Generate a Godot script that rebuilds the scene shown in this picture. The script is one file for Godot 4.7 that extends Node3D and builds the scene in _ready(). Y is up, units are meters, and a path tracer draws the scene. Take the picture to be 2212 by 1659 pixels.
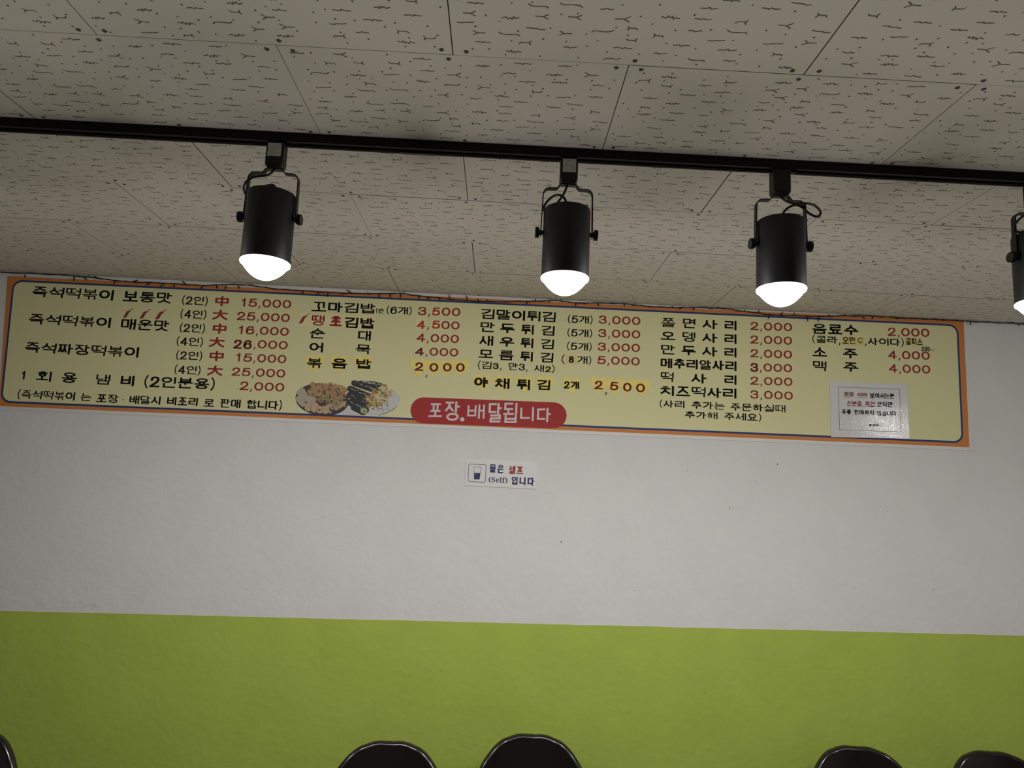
extends Node3D
# A snack bar's back wall: track spotlights under a fissured tile ceiling, a long printed menu banner, a painted green dado and shell chairs.
# Units are metres. The wall face is z = 0, the room lies on +z, the ceiling is y = H. Tables of wall positions hold x and y measured from the ceiling line.

const H := 2.376
var M := {}
var rng := RandomNumberGenerator.new()

func _ready() -> void:
	rng.seed = 7
	set_camera_and_light()
	make_materials()
	build_room()
	build_ceiling()
	build_banner()
	build_stickers()
	build_notice()
	build_water_sign()
	build_string_light()
	build_track()
	build_lamps()
	build_chairs()

func set_camera_and_light() -> void:
	var cam := Camera3D.new()
	cam.name = "camera"
	cam.fov = 2.0 * rad_to_deg(atan(829.5 / 1484.57))
	cam.near = 0.05
	cam.far = 50.0
	cam.transform = Transform3D(Basis(Vector3(0.99868358, 0.04641277, 0.02183941), Vector3(-0.04913465, 0.98783854, 0.14751546), Vector3(-0.01472721, -0.14839434, 0.9888186)).orthonormalized(), Vector3(0.0049, H - 0.721, 2.5661))
	add_child(cam)
	cam.current = true
	var we := WorldEnvironment.new()
	we.name = "world_environment"
	var env := Environment.new()
	env.background_mode = Environment.BG_COLOR
	env.background_color = Color(0, 0, 0)
	env.tonemap_mode = Environment.TONE_MAPPER_LINEAR
	env.tonemap_exposure = EXPOSURE
	env.sdfgi_enabled = true
	env.ssao_enabled = true
	env.ssil_enabled = true
	we.environment = env
	add_child(we)

const EXPOSURE := 1.04
const LAMP_SIDE_ENERGY := 0.19
const LAMP_BEAM_ENERGY := 0.26
const LAMP_COLOR := Color(1.0, 0.987, 0.978)

# ---------------------------------------------------------------- helpers

func lin(r: float, g: float, b: float) -> Color:
	return Color(r, g, b).linear_to_srgb()

func mat(r: float, g: float, b: float, rough := 0.6, spec := 0.5) -> StandardMaterial3D:
	var m := StandardMaterial3D.new()
	m.albedo_color = lin(r, g, b)
	m.roughness = rough
	m.metallic_specular = spec
	return m

func noise_texture(freq: float, seed_: int, ramp: Gradient = null, octaves := 4, size := 512, as_normal := false) -> NoiseTexture2D:
	var n := FastNoiseLite.new()
	n.noise_type = FastNoiseLite.TYPE_SIMPLEX_SMOOTH
	n.frequency = freq
	n.seed = seed_
	n.fractal_octaves = octaves
	var t := NoiseTexture2D.new()
	t.width = size
	t.height = size
	t.seamless = true
	t.noise = n
	t.as_normal_map = as_normal
	if ramp:
		t.color_ramp = ramp
	return t

func ramp2(a: Color, b: Color) -> Gradient:
	var g := Gradient.new()
	g.set_color(0, a)
	g.set_color(1, b)
	return g

func painted(r: float, g: float, b: float, vary: float, rough: float, relief: float, seed_: int) -> StandardMaterial3D:
	var m := StandardMaterial3D.new()
	m.albedo_texture = noise_texture(0.006, seed_, ramp2(lin(r * (1.0 - vary), g * (1.0 - vary), b * (1.0 - vary * 0.8)), lin(r * (1.0 + vary * 0.6), g * (1.0 + vary * 0.6), b * (1.0 + vary * 0.6))), 5)
	m.heightmap_enabled = relief > 0.0
	if relief > 0.0:
		m.heightmap_texture = noise_texture(0.035, seed_ + 1, null, 4)
		m.heightmap_scale = relief
	m.uv1_triplanar = true
	m.uv1_world_triplanar = true
	m.uv1_scale = Vector3(1.3, 1.3, 1.3)
	m.roughness = rough
	m.metallic_specular = 0.4
	return m

func tri(st: SurfaceTool, a: Vector3, b: Vector3, c: Vector3, na: Vector3, nb: Vector3, nc: Vector3, ua := Vector2.ZERO, ub := Vector2.ZERO, uc := Vector2.ZERO) -> void:
	if (b - a).cross(c - a).dot(na + nb + nc) > 0.0:
		var t := b; b = c; c = t
		t = nb; nb = nc; nc = t
		var u := ub; ub = uc; uc = u
	st.set_normal(na); st.set_uv(ua); st.add_vertex(a)
	st.set_normal(nb); st.set_uv(ub); st.add_vertex(b)
	st.set_normal(nc); st.set_uv(uc); st.add_vertex(c)

func quad(st: SurfaceTool, a: Vector3, b: Vector3, c: Vector3, d: Vector3, n: Vector3) -> void:
	tri(st, a, b, c, n, n, n)
	tri(st, a, c, d, n, n, n)

func quad_uv(st: SurfaceTool, a: Vector3, b: Vector3, c: Vector3, d: Vector3, n: Vector3) -> void:
	tri(st, a, b, c, n, n, n, Vector2(0, 0), Vector2(1, 0), Vector2(1, 1))
	tri(st, a, c, d, n, n, n, Vector2(0, 0), Vector2(1, 1), Vector2(0, 1))

func begin() -> SurfaceTool:
	var st := SurfaceTool.new()
	st.begin(Mesh.PRIMITIVE_TRIANGLES)
	return st

func obj(called: String, st: SurfaceTool, m: Material, parent: Node = self) -> MeshInstance3D:
	return inst(called, st.commit(), m, parent)

func inst(called: String, mesh: Mesh, m: Material, parent: Node = self) -> MeshInstance3D:
	var o := MeshInstance3D.new()
	o.name = called
	o.mesh = mesh
	o.material_override = m
	o.cast_shadow = GeometryInstance3D.SHADOW_CASTING_SETTING_ON
	parent.add_child(o, true)
	return o

func thing(called: String, at: Vector3, label: String, category: String, group := "") -> Node3D:
	var o := Node3D.new()
	o.name = called
	o.position = at
	add_child(o, true)
	tag(o, label, category, group)
	return o

func tag(o: Node, label: String, category: String, group := "") -> void:
	o.set_meta("label", label)
	o.set_meta("category", category)
	if group:
		o.set_meta("group", group)

# a box with chamfered edges
func add_box(st: SurfaceTool, c: Vector3, s: Vector3, ch := 0.0) -> void:
	var h := s * 0.5
	ch = minf(ch, minf(h.x, minf(h.y, h.z)) * 0.9)
	var ax := [Vector3.RIGHT, Vector3.UP, Vector3.BACK]
	for i in 3:
		for sg in [-1.0, 1.0]:
			var n: Vector3 = ax[i] * sg
			var u: Vector3 = ax[(i + 1) % 3]
			var v: Vector3 = ax[(i + 2) % 3]
			var hu: float = h[(i + 1) % 3] - ch
			var hv: float = h[(i + 2) % 3] - ch
			var o: Vector3 = c + n * h[i]
			quad(st, o - u * hu - v * hv, o + u * hu - v * hv, o + u * hu + v * hv, o - u * hu + v * hv, n)
	if ch <= 0.0:
		return
	for i in 3:
		var j := (i + 1) % 3
		var k := (i + 2) % 3
		for sj in [-1.0, 1.0]:
			for sk in [-1.0, 1.0]:
				var u: Vector3 = ax[i] * (h[i] - ch)
				var p: Vector3 = c + ax[j] * sj * h[j] + ax[k] * sk * (h[k] - ch)
				var q: Vector3 = c + ax[j] * sj * (h[j] - ch) + ax[k] * sk * h[k]
				quad(st, p - u, p + u, q + u, q - u, (ax[j] * sj + ax[k] * sk).normalized())
	for sx in [-1.0, 1.0]:
		for sy in [-1.0, 1.0]:
			for sz in [-1.0, 1.0]:
				var n := Vector3(sx, sy, sz).normalized()
				tri(st, c + Vector3(sx * h.x, sy * (h.y - ch), sz * (h.z - ch)), c + Vector3(sx * (h.x - ch), sy * h.y, sz * (h.z - ch)), c + Vector3(sx * (h.x - ch), sy * (h.y - ch), sz * h.z), n, n, n)

func box_mesh(s: Vector3, ch: float, c := Vector3.ZERO) -> ArrayMesh:
	var st := begin()
	add_box(st, c, s, ch)
	return st.commit()

# a surface of revolution: profile of (radius, height), turned about an axis of the given basis
func add_lathe(st: SurfaceTool, prof: Array, segs: int, at := Transform3D.IDENTITY, sharp := 35.0) -> void:
	var n := prof.size()
	var sn := []
	for i in n - 1:
		var d: Vector2 = prof[i + 1] - prof[i]
		sn.append(Vector2(d.y, -d.x).normalized())
	for i in n - 1:
		var n0: Vector2 = sn[i]
		var n1: Vector2 = sn[i]
		if i > 0 and absf(rad_to_deg(sn[i - 1].angle_to(sn[i]))) < sharp:
			n0 = (sn[i - 1] + sn[i]).normalized()
		if i < n - 2 and absf(rad_to_deg(sn[i].angle_to(sn[i + 1]))) < sharp:
			n1 = (sn[i] + sn[i + 1]).normalized()
		for k in segs:
			var a := TAU * k / segs
			var b := TAU * (k + 1) / segs
			var p := [ring(prof[i], a, at), ring(prof[i + 1], a, at), ring(prof[i + 1], b, at), ring(prof[i], b, at)]
			var q := [rn(n0, a, at), rn(n1, a, at), rn(n1, b, at), rn(n0, b, at)]
			if prof[i + 1].x > 1e-6:
				tri(st, p[0], p[1], p[2], q[0], q[1], q[2])
			if prof[i].x > 1e-6:
				tri(st, p[0], p[2], p[3], q[0], q[2], q[3])

func ring(p: Vector2, a: float, at: Transform3D) -> Vector3:
	return at * Vector3(p.x * cos(a), p.y, p.x * sin(a))

func rn(n: Vector2, a: float, at: Transform3D) -> Vector3:
	return (at.basis * Vector3(n.x * cos(a), n.y, n.x * sin(a))).normalized()

# a round tube along a smooth path
func add_tube(st: SurfaceTool, pts: Array, r: float, segs := 8, smooth := true, sub := 5) -> void:
	var c := Curve3D.new()
	var path: Array = pts
	if smooth:
		path = []
		for i in pts.size() - 1:
			var p0: Vector3 = pts[maxi(i - 1, 0)]
			var p3: Vector3 = pts[mini(i + 2, pts.size() - 1)]
			for k in sub:
				path.append(pts[i].cubic_interpolate(pts[i + 1], p0, p3, float(k) / sub))
		path.append(pts[-1])
	var up := Vector3(0.13, 0.31, 0.94).normalized()
	var rings := []
	for i in path.size():
		var d: Vector3 = (path[mini(i + 1, path.size() - 1)] - path[maxi(i - 1, 0)]).normalized()
		var x := up.cross(d)
		x = x.normalized() if x.length() > 0.05 else d.cross(Vector3.RIGHT).normalized()
		var y := d.cross(x)
		up = y.cross(x).normalized() if false else up
		var rg := []
		for k in segs:
			var a := TAU * k / segs
			rg.append([path[i] + (x * cos(a) + y * sin(a)) * r, x * cos(a) + y * sin(a)])
		rings.append(rg)
	for i in rings.size() - 1:
		for k in segs:
			var k2 := (k + 1) % segs
			var A: Array = rings[i][k]; var B: Array = rings[i + 1][k]; var C: Array = rings[i + 1][k2]; var D: Array = rings[i][k2]
			tri(st, A[0], B[0], C[0], A[1], B[1], C[1])
			tri(st, A[0], C[0], D[0], A[1], C[1], D[1])
	for e in [0, rings.size() - 1]:
		var n: Vector3 = (path[1] - path[0]).normalized() * -1.0 if e == 0 else (path[-1] - path[-2]).normalized()
		for k in segs:
			tri(st, path[e], rings[e][k][0], rings[e][(k + 1) % segs][0], n, n, n)

# a flat polygon of the wall plane with real thickness, from z0 to z1, relative to the origin o
func add_plate(st: SurfaceTool, poly: PackedVector2Array, z0: float, z1: float, o := Vector3.ZERO) -> void:
	var t := Geometry2D.triangulate_polygon(poly)
	for i in range(0, t.size(), 3):
		tri(st, v3(poly[t[i]], z1) - o, v3(poly[t[i + 1]], z1) - o, v3(poly[t[i + 2]], z1) - o, Vector3.BACK, Vector3.BACK, Vector3.BACK)
	if z1 - z0 < 1e-6:
		return
	var n := poly.size()
	var turn := -1.0 if Geometry2D.is_polygon_clockwise(poly) else 1.0
	for i in n:
		var a := poly[i]
		var b := poly[(i + 1) % n]
		var d := (b - a).normalized() * turn
		quad(st, v3(a, z0) - o, v3(b, z0) - o, v3(b, z1) - o, v3(a, z1) - o, Vector3(d.y, -d.x, 0))

func v3(p: Vector2, z: float) -> Vector3:
	return Vector3(p.x, H + p.y, z)

# four corners (top left, top right, bottom right, bottom left), optionally moved inwards
func corners(q: Array, inset := 0.0) -> PackedVector2Array:
	return PackedVector2Array([Vector2(q[0] + inset, q[1] - inset), Vector2(q[2] - inset, q[3] - inset), Vector2(q[4] - inset, q[5] + inset), Vector2(q[6] + inset, q[7] + inset)])

func rounded(p: PackedVector2Array, r: float, steps := 8) -> PackedVector2Array:
	var out := PackedVector2Array()
	var n := p.size()
	for i in n:
		var a := p[i] + (p[(i + n - 1) % n] - p[i]).normalized() * r
		var b := p[i] + (p[(i + 1) % n] - p[i]).normalized() * r
		for k in steps + 1:
			var t := float(k) / steps
			var w := 0.55
			out.append(a.bezier_interpolate(a.lerp(p[i], w), b.lerp(p[i], w), b, t))
	return out

func heart(cx: float, cy: float, w: float, h: float) -> PackedVector2Array:
	var out := PackedVector2Array()
	var raw := []
	for k in 40:
		var t := TAU * k / 40.0
		raw.append(Vector2(16.0 * pow(sin(t), 3) / 32.0, (13.0 * cos(t) - 5.0 * cos(2 * t) - 2.0 * cos(3 * t) - cos(4 * t) + 2.6) / 29.0))
	for p in raw:
		out.append(Vector2(cx + p.x * w, cy + p.y * h))
	return out

# ---------------------------------------------------------------- lettering: strokes of Hangul, digits and signs

const LEADS := ["ㄱ", "ㄲ", "ㄴ", "ㄷ", "ㄸ", "ㄹ", "ㅁ", "ㅂ", "ㅃ", "ㅅ", "ㅆ", "ㅇ", "ㅈ", "ㅉ", "ㅊ", "ㅋ", "ㅌ", "ㅍ", "ㅎ"]
const TAILS := ["", "ㄱ", "ㄲ", "ㄱㅅ", "ㄴ", "ㄴㅈ", "ㄴㅎ", "ㄷ", "ㄹ", "ㄹㄱ", "ㄹㅁ", "ㄹㅂ", "ㄹㅅ", "ㄹㅌ", "ㄹㅍ", "ㄹㅎ", "ㅁ", "ㅂ", "ㅂㅅ", "ㅅ", "ㅆ", "ㅇ", "ㅈ", "ㅊ", "ㅋ", "ㅌ", "ㅍ", "ㅎ"]
const DOUBLES := {"ㄲ": "ㄱ", "ㄸ": "ㄷ", "ㅃ": "ㅂ", "ㅆ": "ㅅ", "ㅉ": "ㅈ"}
# strokes of each letter in a unit box, y down; the first number 1 closes the stroke
const LETTERS := {
	"ㄱ": [[0, 0, 0, 1, 0, 1, 1]], "ㄱ/": [[0, 0, 0, 1, 0, 0.93, 0.34, 0.66, 0.66, 0.05, 1]],
	"ㄴ": [[0, 0, 0, 0, 1, 1, 1]], "ㄷ": [[0, 1, 0, 0, 0, 0, 1, 1, 1]],
	"ㄹ": [[0, 0, 0, 1, 0, 1, 0.5, 0, 0.5, 0, 1, 1, 1]], "ㅁ": [[1, 0, 0, 1, 0, 1, 1, 0, 1]],
	"ㅂ": [[0, 0, 0, 0, 1, 1, 1, 1, 0], [0, 0, 0.5, 1, 0.5]],
	"ㅅ": [[0, 0.5, 0, 0.46, 0.36, 0.3, 0.7, 0, 1], [0, 0.47, 0.3, 0.68, 0.7, 1, 1]],
	"ㅈ": [[0, 0.02, 0, 0.98, 0], [0, 0.5, 0, 0.44, 0.42, 0.28, 0.72, 0, 1], [0, 0.46, 0.36, 0.68, 0.74, 1, 1]],
	"ㅊ": [[0, 0.3, 0, 0.7, 0], [0, 0.02, 0.28, 0.98, 0.28], [0, 0.5, 0.28, 0.44, 0.56, 0.28, 0.8, 0, 1], [0, 0.46, 0.54, 0.68, 0.8, 1, 1]],
	"ㅋ": [[0, 0, 0, 1, 0, 1, 1], [0, 0, 0.48, 1, 0.48]],
	"ㅋ/": [[0, 0, 0, 1, 0, 0.93, 0.34, 0.66, 0.66, 0.05, 1], [0, 0.05, 0.45, 0.9, 0.42]],
	"ㅌ": [[0, 1, 0, 0, 0, 0, 1, 1, 1], [0, 0, 0.5, 1, 0.5]],
	"ㅍ": [[0, 0, 0, 1, 0], [0, 0.28, 0, 0.28, 1], [0, 0.72, 0, 0.72, 1], [0, 0, 1, 1, 1]],
	"ㅎ": [[0, 0.32, 0, 0.68, 0], [0, 0, 0.26, 1, 0.26], [2, 0.5, 0.74, 0.38, 0.26]],
	"ㅇ": [[2, 0.5, 0.5, 0.5, 0.5]],
	"中": [[1, 0, 0.22, 1, 0.22, 1, 0.66, 0, 0.66], [0, 0.5, 0, 0.5, 1]],
	"大": [[0, 0, 0.32, 1, 0.32], [0, 0.5, 0, 0.47, 0.45, 0.3, 0.78, 0, 1], [0, 0.5, 0.4, 0.72, 0.78, 1, 1]],
	"0": [[2, 0.5, 0.5, 0.5, 0.5]], "1": [[0, 0.15, 0.22, 0.42, 0.14, 0.6, 0], [0, 0.6, 0, 0.6, 1]],
	"2": [[3, 0.06, 0.3, 0.14, 0.09, 0.5, 0, 0.86, 0.1, 0.9, 0.34, 0.62, 0.62, 0.25, 0.82, 0, 1], [0, 0, 1, 1, 1]],
	"3": [[3, 0.04, 0.22, 0.2, 0.04, 0.5, 0, 0.86, 0.08, 0.9, 0.3, 0.72, 0.46, 0.45, 0.48], [3, 0.45, 0.48, 0.78, 0.5, 0.98, 0.72, 0.84, 0.94, 0.5, 1, 0.16, 0.95, 0, 0.76]],
	"4": [[0, 0.72, 0, 0.72, 1], [0, 0.7, 0.02, 0.02, 0.7], [0, 0, 0.72, 1, 0.72]],
	"5": [[0, 0.92, 0, 0.2, 0, 0.08, 0.5], [3, 0.08, 0.5, 0.45, 0.36, 0.88, 0.44, 1, 0.68, 0.85, 0.93, 0.5, 1, 0.16, 0.96, 0, 0.8]],
	"6": [[3, 0.92, 0.2, 0.75, 0.03, 0.45, 0.01, 0.1, 0.2, 0, 0.6, 0.12, 0.92, 0.5, 1, 0.88, 0.92, 1, 0.68, 0.86, 0.44, 0.5, 0.38, 0.14, 0.48, 0.02, 0.66]],
	"8": [[2, 0.5, 0.24, 0.42, 0.24], [2, 0.5, 0.74, 0.5, 0.26]],
	",": [[0, 0.55, 0.9, 0.6, 1.02, 0.2, 1.2]], ".": [[4, 0.5, 0.88, 0.5]], "·": [[4, 0.5, 0.5, 0.5]],
	"(": [[3, 1, -0.12, 0.35, 0.12, 0, 0.5, 0.35, 0.88, 1, 1.12]], ")": [[3, 0, -0.12, 0.65, 0.12, 1, 0.5, 0.65, 0.88, 0, 1.12]],
	"C": [[3, 1, 0.2, 0.75, 0, 0.3, 0.08, 0, 0.5, 0.2, 0.92, 0.65, 1, 1, 0.8]],
	"m": [[0, 0, 1, 0, 0.3], [3, 0, 0.5, 0.25, 0.25, 0.5, 0.5, 0.5, 1], [3, 0.5, 0.5, 0.75, 0.25, 1, 0.5, 1, 1]], "l": [[0, 0.5, -0.3, 0.5, 1]]}
const WIDTHS := {"(": 0.26, ")": 0.26, ",": 0.2, ".": 0.3, "·": 0.4, "1": 0.5, "0": 0.68, "2": 0.66, "3": 0.66, "4": 0.7, "5": 0.66, "6": 0.66, "8": 0.66, "C": 0.8, "m": 0.8, "l": 0.3}

func letter_strokes(c: String, b: Rect2, slanted: bool) -> Array:
	var out := []
	if DOUBLES.has(c):
		var w := b.size.x
		out += letter_strokes(DOUBLES[c], Rect2(b.position, Vector2(w * 0.43, b.size.y)), false)
		out += letter_strokes(DOUBLES[c], Rect2(b.position + Vector2(w * 0.57, 0), Vector2(w * 0.43, b.size.y)), false)
		return out
	var key := c + "/" if slanted and LETTERS.has(c + "/") else c
	for s in LETTERS[key]:
		var pts := PackedVector2Array()
		var closed: bool = s[0] == 1 or s[0] == 2
		if s[0] == 2:
			for k in 28:
				var a := TAU * k / 28.0
				pts.append(b.position + Vector2(s[1] + s[3] * cos(a), s[2] + s[4] * sin(a)) * b.size)
		elif s[0] == 3:
			var raw := []
			for i in range(1, s.size(), 2):
				raw.append(Vector2(s[i], s[i + 1]))
			for i in raw.size() - 1:
				for k in 5:
					pts.append(b.position + raw[i].cubic_interpolate(raw[i + 1], raw[maxi(i - 1, 0)], raw[mini(i + 2, raw.size() - 1)], k / 5.0) * b.size)
			pts.append(b.position + raw[-1] * b.size)
		elif s[0] == 4:
			pts.append(b.position + Vector2(s[1], s[2]) * b.size)
		else:
			for i in range(1, s.size(), 2):
				pts.append(b.position + Vector2(s[i], s[i + 1]) * b.size)
		out.append([pts, closed])
	return out

func bar(x0: float, y0: float, x1: float, y1: float) -> Array:
	return [PackedVector2Array([Vector2(x0, y0), Vector2(x1, y1)]), false]

# strokes of one character in a unit cell, and how crowded it is
func glyph(ch: String) -> Dictionary:
	var code := ch.unicode_at(0)
	if code < 0xAC00 or code > 0xD7A3:
		return {"w": WIDTHS.get(ch, 1.0), "s": letter_strokes(ch, Rect2(0, 0, 1, 1), false), "t": 1.0}
	var k := code - 0xAC00
	var lead: String = LEADS[k / 588]
	var v := (k % 588) / 28
	var tail: String = TAILS[k % 28]
	var s := []
	var has_tail := tail != ""
	var thick := 1.0
	if has_tail: thick *= 0.83
	if DOUBLES.has(lead): thick *= 0.87
	if tail.length() > 1 or DOUBLES.has(tail): thick *= 0.85
	if v in [8, 12, 13, 17, 18]:
		var ly1 := 0.34 if has_tail else 0.56
		if v == 18 and not has_tail: ly1 = 0.66
		if v in [13, 17] and not has_tail: ly1 = 0.44
		s += letter_strokes(lead, Rect2(0.14, 0.0, 0.72, ly1 - (0.0 if v in [13, 17, 18] or not has_tail else 0.02)), false)
		var by := 0.55 if has_tail else (0.62 if v in [13, 17] else 0.97)
		if has_tail and v in [13, 17]: by = 0.48
		s.append(bar(0.0, by, 1.0, by))
		if v == 8: s.append(bar(0.5, ly1 + 0.02, 0.5, by))
		if v == 12: s.append(bar(0.34, ly1 + 0.02, 0.34, by)); s.append(bar(0.66, ly1 + 0.02, 0.66, by))
		var dn := 0.62 if has_tail else 1.0
		if v == 13: s.append(bar(0.5, by, 0.5, dn))
		if v == 17: s.append(bar(0.34, by, 0.34, dn)); s.append(bar(0.66, by, 0.66, dn))
		if v == 8 and has_tail: thick *= 0.95
	else:
		var vy := 0.56 if has_tail else 1.0
		var ly0 := 0.02 if has_tail else 0.06
		var ly := 0.47 if has_tail else 0.8
		var mid := (ly0 + ly) * 0.5
		var lw := 0.5
		var combined := v in [9, 10, 11, 14, 15, 16, 19]
		match v:
			0, 9: s.append(bar(0.78, 0, 0.78, vy)); s.append(bar(0.78, mid, 1.0, mid)); lw = 0.54
			1, 10: s.append(bar(0.7, 0, 0.7, vy)); s.append(bar(1.0, 0, 1.0, vy)); s.append(bar(0.7, mid, 1.0, mid)); lw = 0.46; thick *= 0.92
			2: s.append(bar(0.78, 0, 0.78, vy)); s.append(bar(0.78, mid - 0.12, 1.0, mid - 0.12)); s.append(bar(0.78, mid + 0.12, 1.0, mid + 0.12)); lw = 0.54
			4, 14: s.append(bar(1.0, 0, 1.0, vy)); s.append(bar(0.74, mid, 1.0, mid)); lw = 0.6
			5, 15: s.append(bar(0.76, 0, 0.76, vy)); s.append(bar(1.0, 0, 1.0, vy)); s.append(bar(0.56, mid, 0.76, mid)); lw = 0.42; thick *= 0.92
			6: s.append(bar(1.0, 0, 1.0, vy)); s.append(bar(0.72, mid - 0.1, 1.0, mid - 0.1)); s.append(bar(0.72, mid + 0.12, 1.0, mid + 0.12)); lw = 0.58
			_: s.append(bar(0.96, 0, 0.96, vy)); lw = 0.66
		if combined:
			var hy := 0.56 if has_tail else 0.86
			if v in [14, 15, 16]: hy = 0.42 if has_tail else 0.62
			var ly1 := 0.3 if has_tail else 0.46
			s += letter_strokes(lead, Rect2(0.08, 0.0, lw - 0.1, ly1), false)
			s.append(bar(0.0, hy, lw + 0.06, hy))
			if v in [14, 15, 16]: s.append(bar(lw * 0.52, hy, lw * 0.52, 0.6 if has_tail else 0.96))
			elif v != 19: s.append(bar(lw * 0.52, ly1 + 0.03, lw * 0.52, hy))
			thick *= 0.9
		else:
			s += letter_strokes(lead, Rect2(0.0, ly0, lw, ly - ly0), true)
	if has_tail:
		var tb := Rect2(0.14, 0.66, 0.8, 0.34)
		if v in [8, 12, 13, 17, 18]: tb = Rect2(0.12, 0.7, 0.76, 0.3)
		if tail.length() == 2:
			s += letter_strokes(tail[0], Rect2(tb.position, Vector2(tb.size.x * 0.4, tb.size.y)), false)
			s += letter_strokes(tail[1], Rect2(tb.position + Vector2(tb.size.x * 0.55, 0), Vector2(tb.size.x * 0.45, tb.size.y)), false)
		else:
			s += letter_strokes(tail, tb, false)
	return {"w": 1.0, "s": s, "t": thick}

# one stroke as a flat strip; upright and level strokes may differ in weight
func add_stroke(st: SurfaceTool, pts: PackedVector2Array, closed: bool, tv: float, th: float, round_cap: bool, z: float, o: Vector3) -> void:
	var n := pts.size()
	if n == 1:
		for k in 12:
			var a := TAU * k / 12.0
			var b := TAU * (k + 1) / 12.0
			flat_tri(st, pts[0], pts[0] + Vector2(cos(a), sin(a)) * tv * 0.6, pts[0] + Vector2(cos(b), sin(b)) * tv * 0.6, z, o)
		return
	ink_layer += 1
	var left := PackedVector2Array()
	var right := PackedVector2Array()
	for i in n:
		var has_in := closed or i > 0
		var has_out := closed or i < n - 1
		var d1 := (pts[(i + 1) % n] - pts[i]).normalized() if has_out else Vector2.ZERO
		var d0 := (pts[i] - pts[(i + n - 1) % n]).normalized() if has_in else d1
		if not has_out: d1 = d0
		var h0 := 0.5 * lerpf(th, tv, absf(d0.y))
		var h1 := 0.5 * lerpf(th, tv, absf(d1.y))
		var n0 := Vector2(-d0.y, d0.x) * h0
		var n1 := Vector2(-d1.y, d1.x) * h1
		var cr := d0.cross(d1)
		var p := pts[i]
		if not closed and not round_cap and (i == 0 or i == n - 1):
			var e := 0.5 * lerpf(tv, th, absf(d0.y))
			p += d0 * (e if i == n - 1 else -e)
		if absf(cr) < 0.08 or d0.dot(d1) < -0.7:
			left.append(p + (n0 + n1) * 0.5)
			right.append(p - (n0 + n1) * 0.5)
		else:
			left.append(p + n0 + d0 * ((n1 - n0).cross(d1) / cr))
			right.append(p - n0 + d0 * ((n0 - n1).cross(d1) / cr))
	for i in (n if closed else n - 1):
		var j := (i + 1) % n
		if i > 0 and (pts[j] - pts[i]).normalized().dot((pts[i] - pts[i - 1]).normalized()) < 0.5: ink_layer += 1
		flat_tri(st, left[i], left[j], right[j], z, o)
		flat_tri(st, left[i], right[j], right[i], z, o)
	if round_cap and not closed:
		for e in [0, n - 1]:
			ink_layer += 1
			for k in 10:
				var a := TAU * k / 10.0
				var b := TAU * (k + 1) / 10.0
				flat_tri(st, pts[e], pts[e] + Vector2(cos(a), sin(a)) * (tv + th) * 0.25, pts[e] + Vector2(cos(b), sin(b)) * (tv + th) * 0.25, z, o)

var ink_layer := 0

func flat_tri(st: SurfaceTool, a: Vector2, b: Vector2, c: Vector2, z: float, o: Vector3) -> void:
	z += (ink_layer % 16) * 0.000012
	tri(st, v3(a, z) - o, v3(b, z) - o, v3(c, z) - o, Vector3.BACK, Vector3.BACK, Vector3.BACK)

# a run of writing: [text, x, y of the lower left, run along x, rise, height]
func add_text(st: SurfaceTool, r: Array, z: float, o: Vector3, wv := 0.2, wh := 0.14, round_cap := false, wobble := 0.0) -> void:
	var text: String = r[0]
	var x0 := Vector2(r[1], r[2])
	var along := Vector2(r[3], r[4])
	var h: float = r[5]
	var gap := 0.11
	var total := 0.0
	var gs := []
	for c in text:
		var g := glyph(c)
		gs.append(g)
		total += g.w + gap
	total -= gap
	var unit := along.length() / total
	var dir := along.normalized()
	var x := 0.0
	for g in gs:
		var w: float = g.w * unit
		var tv: float = minf(wv * h * g.t, w * 0.34)
		var th: float = wh * h * g.t
		if text == "." or text == "·":
			tv = h * 0.8
			th = h * 0.2
		elif g.w < 0.3:
			tv = wv * h * 0.62
			th = wh * h * 0.62
		var tilt := rng.randf_range(-wobble, wobble)
		for s in g.s:
			var pts := PackedVector2Array()
			for p in s[0]:
				var m := Vector2(x * unit + tv * 0.5 + p.x * maxf(w - tv, 0.0002), th * 0.5 + (1.0 - p.y) * (h - th))
				m.x += m.y * tilt
				pts.append(x0 + dir * m.x + Vector2(0, m.y))
			add_stroke(st, pts, s[1], tv, th, round_cap, z, o)
		x += g.w + gap


# ---------------------------------------------------------------- materials

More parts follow.
